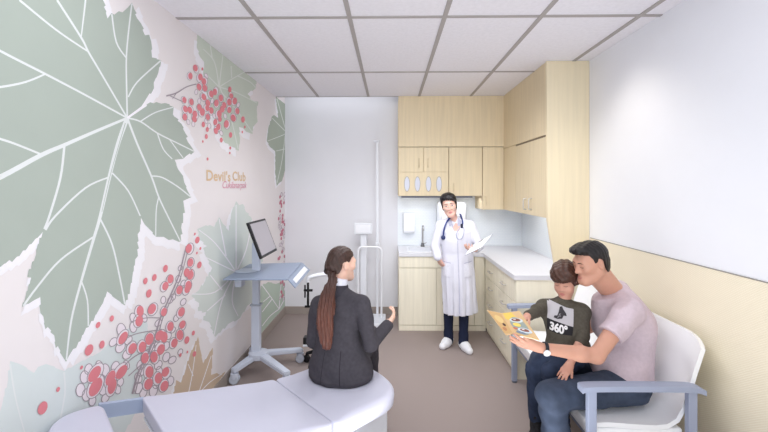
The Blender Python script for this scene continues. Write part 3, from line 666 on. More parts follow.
for (x, y) in cast:
    bm = BM(); a = Vector((CX + 0.02, CY, 0.185)); b = Vector((x, y, 0.118)); d = (b - a).normalized(); s = Vector((-d.y, d.x, 0)).normalized()
    w0, w1, h = 0.042, 0.030, 0.042
    A = [bm.verts.new(a + s * w0 + Vector((0, 0, h / 2))), bm.verts.new(a - s * w0 + Vector((0, 0, h / 2))), bm.verts.new(a - s * w0 - Vector((0, 0, h / 2))), bm.verts.new(a + s * w0 - Vector((0, 0, h / 2)))]
    e = b + d * 0.02
    B = [bm.verts.new(e + s * w1 + Vector((0, 0, .016))), bm.verts.new(e - s * w1 + Vector((0, 0, .016))), bm.verts.new(e - s * w1 - Vector((0, 0, .02))), bm.verts.new(e + s * w1 - Vector((0, 0, .02)))]
    bm.faces.new(A[::-1]); bm.faces.new(B)
    for i in range(4): bm.faces.new((A[i], A[(i + 1) % 4], B[(i + 1) % 4], B[i]))
    bmesh.ops.bevel(bm, geom=bm.edges[:], offset=0.006, segments=2, affect='EDGES')
    lg_ = obj('base_leg', bm, M_cart, ct)
    bm = BM(); add_lathe(bm, [(0, 0.118), (0.012, 0.118), (0.012, 0.095), (0.034, 0.09), (0.036, 0.06), (0.030, 0.045), (0, 0.045)], (x, y, 0), seg=14)
    cs = obj('caster_fork', bm, M_cart, lg_, True)
    bm = BM()
    for oy in (-0.018, 0.018): add_lathe(bm, [(0, -0.011), (0.034, -0.011), (0.040, -0.006), (0.040, 0.006), (0.034, 0.011), (0, 0.011)], (x + 0.0, y + oy, 0.0405), (0, 1, 0), 18)
    obj('caster_wheel', bm, mat('caster_grey', (196, 202, 214), .5), lg_, True)
# tray with sloping keyboard flange
zt_ = 0.905
A_ = PZ(222.8, 280.5, zt_); B_ = PZ(247.5, 265.3, zt_); C_ = PZ(302, 263.8, zt_); D_ = PZ(287.5, 280.5, zt_)
A_.x = max(A_.x, XL + 0.02); B_.x = max(B_.x, XL + 0.02)
tr = prism('tray', [A_, D_, C_, B_], (0, 0, 0.014), M_tray, ct, 0.004)
e1 = Vector((C_.x + 0.075, C_.y, zt_ - 0.07)); e2 = Vector((D_.x + 0.06, D_.y, zt_ - 0.065))
dn = (D_ - C_).cross(e1 - C_).normalized()
if dn.z < 0: dn = -dn
fl = prism('tray_flange', [D_ + Vector((0, 0, .004)), e2, e1, C_ + Vector((0, 0, .004))], dn * 0.010, M_tray, ct, 0.003)
def lerp4(u, v): return D_.lerp(C_, u).lerp(e2.lerp(e1, u), v)
prism('keyboard', [lerp4(.1, .3) + dn * .0125, lerp4(.1, .78) + dn * .0125, lerp4(.88, .78) + dn * .0125, lerp4(.88, .3) + dn * .0125], dn * 0.008, M_white, ct, 0.002)
p = PZ(247, 271, zt_ + .014); p.x = max(p.x, XL + 0.13)
bm = BM(); add_lathe(bm, [(0, 0), (0.095, 0), (0.098, 0.004), (0.09, 0.007), (0, 0.007)], (p.x - 0.02, p.y, zt_ + 0.0145), seg=32)
obj('mouse_pad', bm, mat('pad_pale_blue', (200, 208, 222), .5), ct, True)
bm = BM(); p = Vector((-1.27, 3.36, 0)); add_box(bm, (p.x - 0.03, p.y - 0.05, zt_ - 0.085), (p.x + 0.03, p.y + 0.05, zt_ - 0.001), None, 0.012); obj('under_tray_box', bm, M_cart, ct)
# monitor on its post
bm = BM(); add_box(bm, (CX - 0.034, CY - 0.022, zt_ + 0.014), (CX + 0.034, CY + 0.022, 1.165), None, 0.006); obj('monitor_post', bm, M_cart, ct)
mt, mb = Vector((-1.15, 0, 1.372)), Vector((-1.038, 0, 1.078)); dy0, dy1 = 3.22, 3.66
up = (mt - mb).normalized(); nr = Vector((up.z, 0, -up.x)); cen = (mt + mb) / 2 + Vector((0, (dy0 + dy1) / 2, 0))
hh_, ww_ = (mt - mb).length / 2, (dy1 - dy0) / 2
MM = Matrix(((0, up.x, nr.x, cen.x), (1, 0, 0, cen.y), (0, up.z, nr.z, cen.z), (0, 0, 0, 1)))
bm = BM(); add_box(bm, (-ww_, -hh_, -0.022), (ww_, hh_, 0.0), MM, 0.004); mo = obj('monitor', bm, M_black, ct)
bm = BM(); add_box(bm, (-ww_ + .022, -hh_ + .022, 0.0004), (ww_ - .018, hh_ - .018, 0.0016), MM); obj('screen', bm, mat('screen_grey', (172, 167, 174), 0.35, var=0.015), mo)
bm = BM(); add_tube(bm, [(CX + 0.02, CY - 0.03, 1.13), (cen - nr * 0.03)[:]], 0.018, 10); add_box(bm, (-.05, -.05, -.034), (.05, .05, -.022), MM, .003); obj('monitor_bracket', bm, M_cart, mo)

# ------------------------------------------------------------------ black equipment stand behind the seated woman
SY = 3.72
es = thing('equipment_stand', 'black wheeled lamp stand with a white curved arm, half hidden behind the seated woman', 'stand')
sx = PY(318, 300, SY).x; es.location = (sx, SY, 0)
pz = lambda px, py: PY(px, py, SY)
tube('column', [(sx, SY, 0.08), (sx, SY, pz(318, 300).z)], 0.016, M_black, es)
q = pz(308, 306.6); w_ = pz(318, 306.6); tube('cross_bar', [q - Vector((.03, 0, 0)), w_], 0.011, M_black, es)
tube('rod', [pz(308, 307), pz(308, 281)], 0.011, M_black, es)
bm = BM(); add_tube(bm, [pz(304, 290.3), pz(312.5, 290.3)], 0.012, 8); add_tube(bm, [pz(305, 285), pz(305, 297.5)], 0.008, 8); obj('clamp', bm, M_black, es, True)
tube('curved_arm', smooth_path([pz(308.2, 282), pz(308.6, 278.5), pz(313, 276.3), pz(320, 274.8), pz(329, 274.2), pz(336, 276)], 5), 0.024, mat('arm_white', (243, 244, 250), .35), es, flat=0.8)
bm = BM()
for ang in (2.75, 4.4, 0.2, 1.4):
    e = Vector((sx + 0.125 * math.cos(ang), SY + 0.125 * math.sin(ang), 0.085)); add_tube(bm, [(sx, SY, 0.13), e], [0.022, 0.014], 8)
obj('base', bm, M_black, es, True)
for ang in (2.75, 4.4, 0.2, 1.4):
    e = Vector((sx + 0.125 * math.cos(ang), SY + 0.125 * math.sin(ang), 0.036))
    bm = BM(); add_lathe(bm, [(0, -0.016), (0.030, -0.016), (0.036, -0.01), (0.036, 0.01), (0.030, 0.016), (0, 0.016)], e, (math.sin(ang), -math.cos(ang), 0), 16); add_tube(bm, [e, e + Vector((0, 0, .05))], .012, 8)
    obj('caster', bm, M_black, es, True)
bm = BM(); a = pz(304, 336); b = pz(312, 345); add_box(bm, (a.x, SY - 0.05, b.z), (b.x + .02, SY + 0.03, a.z), None, 0.006); obj('power_box', bm, M_black, es)
bm = BM(); a = pz(304.5, 342.4); b = pz(309, 344.4); add_box(bm, (a.x - 0.004, SY - 0.056, b.z), (b.x, SY - 0.0505, a.z), None, 0.002); obj('label_plate', bm, M_white, es)

# ------------------------------------------------------------------ scale with height rod at the back wall
sc_ = thing('height_scale', 'white column scale with handrail and tall height rod at the back wall', 'scale', (-0.07, 4.85, 0))
Y1 = 4.82
p0 = PY(366, 320, Y1).x; p1 = PZ(385.5, 329, 0.0).x
bm = BM(); add_box(bm, (p0 - 0.05, 4.62, 0.0), (p1, 5.0, 0.075), None, 0.012); obj('platform', bm, M_white, sc_)
bm = BM(); add_box(bm, (p0 - 0.03, 4.64, 0.0755), (p1 - 0.02, 4.94, 0.082), None, 0.003); obj('platform_mat', bm, mat('mat_grey_white', (222, 225, 232), .7), sc_)
a = PY(360.3, 240, 4.90); b = PY(366.5, 240, 4.90)
bm = BM(); add_box(bm, (a.x, 4.90, 0.0755), (b.x, 4.95, 1.13), None, 0.008); obj('column', bm, M_white, sc_)
a = PY(354, 223.3, 4.86); b = PY(372, 234.2, 4.86)
bm = BM(); add_box(bm, (a.x, 4.86, b.z), (b.x, 4.93, a.z), None, 0.008); hd = obj('display_head', bm, M_white, sc_)
bm = BM(); add_box(bm, (a.x + .02, 4.8575, b.z + .02), (b.x - .02, 4.8598, a.z - .02), None, 0.001); obj('display_panel', bm, mat('panel_white', (246, 247, 252), .3), hd)
a = PY(376.2, 142, 4.97); b = PY(378.6, 142, 4.97)
bm = BM(); add_box(bm, (a.x, 4.97, 0.0755), (b.x, 4.99, a.z), None, 0.003); rod = obj('height_rod', bm, M_white, sc_)
bm = BM(); add_box(bm, (a.x - 0.035, 4.93, a.z), (b.x + 0.012, 5.0, a.z + 0.02), None, 0.004); obj('head_plate', bm, M_white, rod)
a = PY(358, 247, Y1); b = PY(381.5, 247, Y1); r = 0.055; zt2 = a.z
path = [(a.x, Y1, 0.0755), (a.x, Y1, zt2 - r)]
for k in range(1, 7): t = PI - k / 6 * PI / 2; path.append((a.x + r + r * math.cos(t), Y1, zt2 - r + r * math.sin(t)))
path.append((b.x - r, Y1, zt2))
for k in range(1, 7): t = PI / 2 - k / 6 * PI / 2; path.append((b.x - r + r * math.cos(t), Y1, zt2 - r + r * math.sin(t)))
path.append((b.x, Y1, 0.0755))
tube('handrail', path, 0.013, MATS['gloss_white'], sc_, 10)
bm = BM(); q = PY(377.5, 244.5, 4.95); add_box(bm, (q.x - .025, 4.94, q.z - .02), (q.x + .025, 4.969, q.z + .02), None, .004); obj('rod_slider', bm, M_white, sc_)

# ------------------------------------------------------------------ bench on the right
M_shell = mat('bench_shell_white', (251, 252, 255), rough=0.35, var=0.006)
bn = thing('bench', 'white moulded waiting bench with blue-grey metal arms along the right wall', 'bench', (1.35, 2.72, 0))
BY0, BY1 = 2.06, 3.385
# one moulded shell: seat and back with curved top
prof = [(1.03, 0.405), (1.028, 0.435), (1.05, 0.452), (1.12, 0.452), (1.25, 0.443), (1.38, 0.438), (1.46, 0.445), (1.515, 0.475), (1.545, 0.53), (1.575, 0.63), (1.604, 0.74), (1.630, 0.83), (1.642, 0.872)]
def shell_section(y):
    u = (y - BY0) / (BY1 - BY0); edge = min(u, 1 - u)
    drop = 0.035 * max(0, 1 - edge / 0.16) ** 2
    out = []
    for i, (x, z) in enumerate(prof):
        k = max(0, (z - 0.55) / 0.3)
        wing = 0.055 * max(0, 1 - edge / 0.13) ** 2
        out.append(Vector((x - (wing if x > 1.5 else wing * max(0, (x - 1.3) / 0.2)), y, z - drop * k + wing * 0.06 * (1 if 1.1 < x < 1.5 else 0))))
    return out
bm = BM(); ys = [BY0 + (BY1 - BY0) * k / 40 for k in range(41)]; S = []; S2 = []
for y in ys:
    sec = shell_section(y); S.append([bm.verts.new(v) for v in sec])
    sec2 = []
    for i, v in enumerate(sec):
        d = (sec[min(i + 1, len(sec) - 1)] - sec[max(i - 1, 0)]).normalized(); sec2.append(bm.verts.new(v + Vector((d.z, 0, -d.x)) * 0.024))
    S2.append(sec2)
n = len(prof)
for A, B in zip(S, S[1:]):
    for k in range(n - 1): bm.faces.new((A[k], A[k + 1], B[k + 1], B[k]))
for A, B in zip(S2, S2[1:]):
    for k in range(n - 1): bm.faces.new((A[k + 1], A[k], B[k], B[k + 1]))
for A, B, C, D in zip(S, S[1:], S2, S2[1:]):
    bm.faces.new((A[0], B[0], D[0], C[0])); bm.faces.new((B[-1], A[-1], C[-1], D[-1]))
for A, C in ((S[0], S2[0]), (S[-1], S2[-1])):
    for k in range(n - 1): bm.faces.new((A[k], A[k + 1], C[k + 1], C[k]))
obj('seat_shell', bm, M_shell, bn, True, 40)
zaf = 0.66
bm = BM(); add_box(bm, (1.040, BY0 + 0.002, 0.345), (1.50, BY1 - 0.002, 0.424), None, 0.015, 3); obj('seat_base', bm, M_shell, bn, True)
def arm_frame(y, xf, xr):
    bm = BM()
    w = 0.031
    # gently arched arm
    pts = [(xf - 0.055, zaf - 0.008), (xf - 0.03, zaf), (xf + 0.12, zaf + 0.004), (xr - 0.1, zaf + 0.004), (xr + 0.015, zaf + 0.0), (xr + 0.055, zaf - 0.014)]
    P = smooth_path([(x, y, z) for x, z in pts], 4)
    top = []
    for sgn in (-1, 1):
        top.append([bm.verts.new(p + Vector((0, sgn * w, 0))) for p in P] + [bm.verts.new(p + Vector((0, sgn * w, -0.026))) for p in reversed(P)])
    A, B = top; nn = len(A)
    bm.faces.new(A); bm.faces.new(B[::-1])
    for k in range(nn): bm.faces.new((A[k], B[k], B[(k + 1) % nn], A[(k + 1) % nn]))
    ar = obj('armrest', bm, M_bluegrey, bn)
    for x in (xf, xr):
        box('leg', (x - 0.022, y - 0.016, 0.012), (x + 0.022, y + 0.016, zaf - 0.0275), M_bluegrey, bn, 0.004)
        bm = BM(); add_lathe(bm, [(0, 0), (0.02, 0), (0.022, 0.011), (0, 0.011)], (x, y, 0), seg=12); obj('foot_pad', bm, mat('foot_grey', (110, 114, 124), .6), bn)
    box('side_rail', (xf + 0.023, y - 0.012, 0.31), (xr - 0.023, y + 0.012, 0.344), M_bluegrey, bn, 0.003)
arm_frame(2.035, 1.018, 1.518); arm_frame(3.412, 1.058, 1.518)
box('front_rail', (1.06, 2.05, 0.31), (1.09, 3.40, 0.344), M_bluegrey, bn, 0.003)
box('rear_rail', (1.44, 2.05, 0.31), (1.47, 3.40, 0.344), M_bluegrey, bn, 0.003)
# ------------------------------------------------------------------ smooth solid modelling for people: distance fields meshed by surface nets
def A3(v): return np.array(v, dtype=np.float32)
class Solid:
    def __init__(self): self.it = []; self.post = []
    def _add(self, f, c, r, k, op): self.it.append((f, A3(c), float(r), k, op)); return self
    def cone(self, a, b, ra, rb, k=0.02, op='+'):
        a = A3(a); b = A3(b); ba = b - a; l2 = float(ba @ ba) + 1e-9
        L = math.sqrt(l2); rr = ra - rb; a2 = max(l2 - rr * rr, 1e-9); il2 = 1.0 / l2
        def f(p):
            pa = p - a; y = pa @ ba; z = y - l2
            q = pa * l2 - y[:, None] * ba; x2 = np.einsum('ij,ij->i', q, q)
            y2 = y * y * l2; z2 = z * z * l2; kk = np.sign(rr) * rr * rr * x2
            d = (np.sqrt(np.maximum(x2 * a2 * il2, 0)) + y * rr) * il2 - ra
            m1 = np.sign(z) * a2 * z2 > kk; m2 = np.sign(y) * a2 * y2 < kk
            d = np.where(m2, np.sqrt(x2 + y2) * il2 - ra, d)
            d = np.where(m1, np.sqrt(x2 + z2) * il2 - rb, d)
            return d
        return self._add(f, (a + b) / 2, L / 2 + max(ra, rb), k, op)
    def ball(self, c, r, k=0.02, op='+'):
        c = A3(c)
        def f(p): q = p - c; return np.sqrt(np.einsum('ij,ij->i', q, q)) - r
        return self._add(f, c, r, k, op)
    def ell(self, c, r, R=None, k=0.02, op='+'):
        c = A3(c); r = A3(r); R_ = None if R is None else np.array(R, dtype=np.float32)
        def f(p):
            q = p - c
            if R_ is not None: q = q @ R_          # columns of R are the local axes
            k0 = np.sqrt(((q / r) ** 2).sum(1)); k1 = np.sqrt(((q / (r * r)) ** 2).sum(1)) + 1e-9
            return k0 * (k0 - 1.0) / k1
        return self._add(f, c, float(r.max()), k, op)
    def loft(self, rows, k=0.02, op='+', yaw=0.0):
        """vertical column of ellipses; rows = (z, cx, cy, rx, ry)"""
        rows = sorted(rows); Z = np.array([q[0] for q in rows]); V = np.array([q[1:] for q in rows])
        cs, sn = math.cos(yaw), math.sin(yaw)
        def f(p):
            z = np.clip(p[:, 2], Z[0], Z[-1]); cx, cy, rx, ry = [np.interp(z, Z, V[:, i]) for i in range(4)]
            x = p[:, 0] - cx; y = p[:, 1] - cy; u = x * cs + y * sn; v = -x * sn + y * cs
            k0 = np.sqrt((u / rx) ** 2 + (v / ry) ** 2); k1 = np.sqrt((u / rx ** 2) ** 2 + (v / ry ** 2) ** 2) + 1e-6
            d = k0 * (k0 - 1) / k1
            dz = np.abs(p[:, 2] - z)
            return np.where(dz > 0, np.sqrt(np.maximum(d, 0) ** 2 + dz ** 2) + np.minimum(d, 0) * 0, d)
        c = (V[:, 0].mean(), V[:, 1].mean(), (Z[0] + Z[-1]) / 2)
        return self._add(f, c, (Z[-1] - Z[0]) / 2 + float(V[:, 2:].max()) + 0.05, k, op)
    def cut(self, p0, n, k=0.0):       # keep the side opposite to n
        p0 = A3(p0); n = A3(n); n = n / np.linalg.norm(n)
        self.post.append(lambda p, d: np.maximum(d, (p - p0) @ n)); return self
    def fn(self, g): self.post.append(g); return self
    def eval(self, p, items=None):
        d = np.full(len(p), 10.0, dtype=np.float32)
        for (f, c, r, k, op) in (self.it if items is None else items):
            e = f(p)
            if op == '+':
                h = np.clip(k - np.abs(d - e), 0, None) / max(k, 1e-6); d = np.minimum(d, e) - h * h * k * 0.25
            else:
                e = -e; h = np.clip(k - np.abs(d - e), 0, None) / max(k, 1e-6); d = np.maximum(d, e) + h * h * k * 0.25
        for g in self.post: d = g(p, d)
        return d
    def arrays(self, h, pad=0.03):
        lo = np.min([c - r for f, c, r, k, op in self.it if op == '+'], axis=0) - pad
        hi = np.max([c + r for f, c, r, k, op in self.it if op == '+'], axis=0) + pad
        B = 12; n = np.ceil((hi - lo) / (h * B)).astype(int); N = n * B + 1
        D = np.full(N, 1.0, dtype=np.float32)
        gx, gy, gz = np.meshgrid(np.arange(n[0]), np.arange(n[1]), np.arange(n[2]), indexing='ij')
        ids = np.stack([gx.ravel(), gy.ravel(), gz.ravel()], 1)
        cen = (lo + (ids + 0.5) * B * h).astype(np.float32)
        half = B * h * 0.5 * 1.75
        dc = self.eval(cen)
        # fill solid interior blocks with a negative value
        for i in np.nonzero(dc < -half * 2.5)[0]:
            a = ids[i] * B; D[a[0]:a[0] + B + 1, a[1]:a[1] + B + 1, a[2]:a[2] + B + 1] = -1.0
        act = np.nonzero(np.abs(dc) <= half * 2.5)[0]
        r1 = np.arange(B + 1) * h
        lx, ly, lz = np.meshgrid(r1, r1, r1, indexing='ij'); loc = np.stack([lx.ravel(), ly.ravel(), lz.ravel()], 1)
        C = np.array([q[1] for q in self.it]); RR = np.array([q[2] for q in self.it]); KK = np.array([q[3] for q in self.it])
        for i in act:
            a = ids[i] * B
            near = np.linalg.norm(C - cen[i], axis=1) - RR < half + KK + 0.03
            items = [self.it[j] for j in np.nonzero(near)[0]]
            p = (lo + a * h + loc).astype(np.float32)
            D[a[0]:a[0] + B + 1, a[1]:a[1] + B + 1, a[2]:a[2] + B + 1] = self.eval(p, items).reshape(B + 1, B + 1, B + 1)
        S = D < 0
        cnt = np.zeros(tuple(N - 1), dtype=np.uint8)
        for dx in (0, 1):
            for dy in (0, 1):
                for dz in (0, 1): cnt += S[dx:N[0] - 1 + dx, dy:N[1] - 1 + dy, dz:N[2] - 1 + dz]
        cells = np.argwhere((cnt > 0) & (cnt < 8))
        idx = np.full(tuple(N - 1), -1, dtype=np.int32); idx[cells[:, 0], cells[:, 1], cells[:, 2]] = np.arange(len(cells))
        corners = np.array([[x, y, z] for x in (0, 1) for y in (0, 1) for z in (0, 1)])
        vals = np.stack([D[cells[:, 0] + c[0], cells[:, 1] + c[1], cells[:, 2] + c[2]] for c in corners], 1)
        acc = np.zeros((len(cells), 3)); num = np.zeros(len(cells))
        for a in range(8):
            for b in range(a + 1, 8):
                if np.abs(corners[a] - corners[b]).sum() != 1: continue
                va, vb = vals[:, a], vals[:, b]; m = (va < 0) != (vb < 0)
                t = np.where(m, va / np.where(m, va - vb, 1), 0)
                acc += np.where(m[:, None], corners[a] + t[:, None] * (corners[b] - corners[a]), 0); num += m
        V = lo + (cells + acc / num[:, None]) * h
        quads = []
        for ax in range(3):
            u, v = (ax + 1) % 3, (ax + 2) % 3
            sl0 = [slice(None)] * 3; sl1 = [slice(None)] * 3; sl0[ax] = slice(0, -1); sl1[ax] = slice(1, None)
            ch = S[tuple(sl0)] != S[tuple(sl1)]
            e = np.argwhere(ch)
            e = e[(e[:, u] > 0) & (e[:, v] > 0) & (e[:, u] < N[u] - 1) & (e[:, v] < N[v] - 1)]
            inside = S[e[:, 0], e[:, 1], e[:, 2]]
            q = []
            for du, dv in ((-1, -1), (0, -1), (0, 0), (-1, 0)):
                c = e.copy(); c[:, u] += du; c[:, v] += dv; q.append(idx[c[:, 0], c[:, 1], c[:, 2]])
            q = np.stack(q, 1); q[~inside] = q[~inside][:, ::-1]
            quads.append(q)
        Q = np.concatenate(quads); Q = Q[(Q >= 0).all(1)]
        # light relaxation
        return V, Q
    def mesh(self, name, h, m, parent=None, relax=1):
        V, Q = self.arrays(h)
        for _ in range(relax):
            acc = np.zeros_like(V); num = np.zeros(len(V))
            for i in range(4):
                np.add.at(acc, Q[:, i], V[Q[:, (i + 1) % 4]]); np.add.at(num, Q[:, i], 1)
                np.add.at(acc, Q[:, i], V[Q[:, (i - 1) % 4]]); np.add.at(num, Q[:, i], 1)
            V = V * 0.5 + 0.5 * acc / np.maximum(num, 1)[:, None]
        me = bpy.data.meshes.new(name)
        me.vertices.add(len(V)); me.vertices.foreach_set('co', V.astype(np.float32).ravel())
        me.loops.add(len(Q) * 4); me.loops.foreach_set('vertex_index', Q.astype(np.int32).ravel())
        me.polygons.add(len(Q)); me.polygons.foreach_set('loop_start', np.arange(len(Q), dtype=np.int32) * 4)
        me.update(calc_edges=True); me.validate()
        return link(name, me, m, parent, True)

def basis(fwd, up):                 # columns: right-hand side, forward, up   (x = right of the person)
    f = Vector(fwd).normalized(); u = Vector(up); x = f.cross(u).normalized(); u = x.cross(f).normalized()
    return Matrix((x, f, u)).transposed()
def face_basis(yaw_dir, pitch=0.0, roll=0.0):   # pitch: nod down, roll: tilt to the person's right
    f = Vector((yaw_dir[0], yaw_dir[1], 0)).normalized(); R = basis(f, (0, 0, 1))
    return R @ Matrix.Rotation(-pitch, 3, 'X') @ Matrix.Rotation(roll, 3, 'Y')
def npR(R): return np.array([[R[i][j] for j in range(3)] for i in range(3)], dtype=np.float32)

class Head:
    def __init__(self, c, R, s): self.c = Vector(c); self.R = R; self.s = s; self.n = npR(R)
    def p(self, x, y, z): return self.c + self.R @ (Vector((x, y, z)) * self.s)
    def loc(self, P): return ((P - A3(self.c)) @ self.n) / self.s
    def build(self, S, child=False, fem=False):
        s = self.s; n = self.n
        def el(c, r, k=.02, op='+', rot=None):
            R = n if rot is None else n @ npR(rot)
            S.ell(self.p(*c), [q * s for q in r], R, k * s, op)
        def co(a, b, ra, rb, k=.02, op='+'): S.cone(self.p(*a), self.p(*b), ra * s, rb * s, k * s, op)
        w = 1.04 if child else 1.0
        el((0, -.016, .036), (.074 * w, .096, .086))
        if child:
            el((0, .030, -.036), (.060, .060, .074), .05)
            co((0, .070, -.098), (0, .060, -.098), .018, .018, .04)
            for sx in (-1, 1): el((sx * .036, .060, -.045), (.026, .026, .028), .03)
        else:
            el((0, .026, -.040), (.057 if not fem else .050, .061, .078), .05)
            ch = .019 if not fem else .014
            co((-.012, .074, -.102), (.012, .074, -.102), ch, ch, .035)
            for sx in (-1, 1):
                co((sx * (.056 if not fem else .046), -.005, -.056), (sx * .018, .066, -.100), .016, .015, .035)
                el((sx * .044, .056, -.020), (.022, .026, .02), .03)
            co((-.036, .076, .020), (.036, .076, .020), .013, .013, .03)
        # eye sockets and lids
        for sx in (-1, 1):
            S.ball(self.p(sx * .032, .100, .000), .0145 * s, .022 * s, '-')
            el((sx * .032, .075, -.001), (.0165, .0125, .011), .008)
        # nose
        if child:
            co((0, .082, .000), (0, .097, -.030), .0075, .0105, .018)
        else:
            co((0, .083, .006), (0, .105, -.034), .0075, .0105 if not fem else .009, .016)
        for sx in (-1, 1): el((sx * .012, .090, -.036), (.0085, .011, .008), .010)
        # lips
        el((0, .086, -.064), (.022, .011, .0058), .008); el((0, .085, -.0745), (.019, .011, .0065), .008)
        S.cone(self.p(-.021, .100, -.069), self.p(.021, .100, -.069), .0028 * s, .0028 * s, .005 * s, '-')
        # ears
        for sx in (-1, 1):
            rot = Matrix.Rotation(-.25 * sx, 3, 'Z') @ Matrix.Rotation(-.2, 3, 'X')
            el((sx * .077, -.012, -.006), (.009, .020, .032), .010, '+', rot)
            el((sx * .087, -.006, -.002), (.008, .010, .018), .006, '-', rot)
    def curve_poly(self, pts): return [self.p(*q) for q in pts]

def bvh_of(o):
    me = o.data; vs = [v.co.copy() for v in me.vertices]; ps = [tuple(p.vertices) for p in me.polygons]
    return BVHTree.FromPolygons(vs, ps)
def decal(name, polys, origin, ax, ay, dirn, bvh, m, parent, off=0.0015, sub=0.0, smooth=True, mis=None):
    """polys in 2-D (u,v) on the plane origin + u*ax + v*ay, projected along dirn onto a surface"""
    bm = BM(); ax = Vector(ax); ay = Vector(ay); dirn = Vector(dirn).normalized(); origin = Vector(origin)
    for pi_, poly_ in enumerate(polys):
        tris = tessellate_polygon([[Vector((q[0], q[1], 0)) for q in poly_]])
        vs = [bm.verts.new((q[0], q[1], 0)) for q in poly_]
        for t in tris:
            try: bm.faces.new([vs[i] for i in t]).material_index = (mis[pi_] if mis else 0)
            except ValueError: pass
    if sub > 0:
        for _ in range(6):
            es = [e for e in bm.edges if e.calc_length() > sub]
            if not es: break
            bmesh.ops.subdivide_edges(bm, edges=es, cuts=1); bmesh.ops.triangulate(bm, faces=bm.faces[:])
    project(bm, origin, ax, ay, dirn, bvh, off)
    bmesh.ops.recalc_face_normals(bm, faces=bm.faces[:])
    for f in bm.faces:
        if f.normal.dot(dirn) > 0: f.normal_flip()
    me = bpy.data.meshes.new(name); bm.to_mesh(me); bm.free()
    return link(name, me, m, parent, smooth)
def project(bm, origin, ax, ay, dirn, bvh, off):
    bad = []
    for v in bm.verts:
        w = origin + ax * v.co.x + ay * v.co.y
        h = bvh.ray_cast(w - dirn * 0.35, dirn, 0.9)
        if h[0] is None: bad.append(v); v.co = w
        else: v.co = h[0] + (h[1] if h[1].dot(dirn) < 0 else -h[1]) * off * 0.6 - dirn * off * 0.4
    if bad: bmesh.ops.delete(bm, geom=bad, context='VERTS')

def hand(S, wrist, fdir, pdir, side, s=1.0, curl=(0.5, 0.5, 0.55, 0.6), spread=0.06, thumb=(0.5, 0.35), rw=0.026, k=0.010):
    """wrist point, finger direction, direction the palm faces, +1 when the thumb is on the fdir x pdir side"""
    f = Vector(fdir).normalized(); p = Vector(pdir); p = (p - f * p.dot(f)).normalized(); t = f.cross(p) * side
    W = Vector(wrist); tips = []
    base = [0.028, 0.010, -0.009, -0.026]; ml = [0.088, 0.091, 0.086, 0.078]
    ln = [(0.040, 0.024, 0.020), (0.044, 0.028, 0.021), (0.041, 0.026, 0.021), (0.032, 0.020, 0.018)]; fr = [0.0092, 0.0095, 0.0090, 0.0080]
    for i in range(4):
        a = W + (t * base[i] * 0.55 + f * 0.012) * s; b = W + (t * base[i] + f * ml[i] - p * 0.004 * (1 if i in (1, 2) else 0)) * s
        S.cone(a, b, 0.017 * s, 0.0125 * s, 0.014 * s)
        d = (f + t * spread * (1.5 - i)).normalized(); ang = 0.0; q = b
        for j in range(3):
            ang += curl[i] * (1.0, 1.1, 0.7)[j]
            dd = d * math.cos(ang) + p * math.sin(ang); e = q + dd * ln[i][j] * s
            r0 = fr[i] * (1, .95, .88)[j] * s; r1 = fr[i] * (.95, .88, .74)[j] * s
            S.cone(q, e, r0, r1, (0.008 if j == 0 else 0.003) * s); q = e
        tips.append(q)
    a = W + (t * 0.018 + f * 0.020 + p * 0.006) * s; b = W + (t * 0.040 + f * 0.052 + p * 0.016) * s
    S.cone(a, b, 0.017 * s, 0.012 * s, 0.014 * s)
    d = (f * math.cos(thumb[0]) + t * math.sin(thumb[0]) + p * thumb[1]).normalized(); e = b + d * 0.034 * s; S.cone(b, e, 0.0115 * s, 0.0105 * s, 0.006 * s)
    d2 = (d + f * 0.25 + p * 0.15).normalized(); e2 = e + d2 * 0.026 * s; S.cone(e, e2, 0.0105 * s, 0.008 * s, 0.003 * s); tips.append(e2)
    return tips

def folds(amp, fx, seed=0):        # soft cloth creases
    r = np.random.RandomState(seed); K = r.normal(size=(5, 3)) * fx; ph = r.uniform(0, 6.28, 5)
    def g(p, d):
        w = np.zeros(len(p), dtype=np.float32)
        q = p + 0.03 * np.sin(p[:, [1, 2, 0]] * 17)
        for i in range(5): w += np.sin(q @ K[i].astype(np.float32) + ph[i])
        return d + amp * w * 0.45
    return g
# ------------------------------------------------------------------ people
V3 = Vector
def skin_mat(name, rgb): return mat(name, rgb, rough=0.5, var=0.03, scale=25, sss=0.12, spec=0.35)
def cloth_mat(name, rgb, var=0.05, scale=60, bump=0.15, bscale=500, rough=0.85): return mat(name, rgb, rough=rough, var=var, scale=scale, bump=bump, bscale=bscale, spec=0.15)
def hair_mat(name, rgb, st=(1, 1, 1)): return mat(name, rgb, rough=0.42, var=0.35, scale=60, stretch=st, bump=0.4, bscale=160, spec=0.4)
def person(name, label, loc): return thing(name, label, 'person', loc)

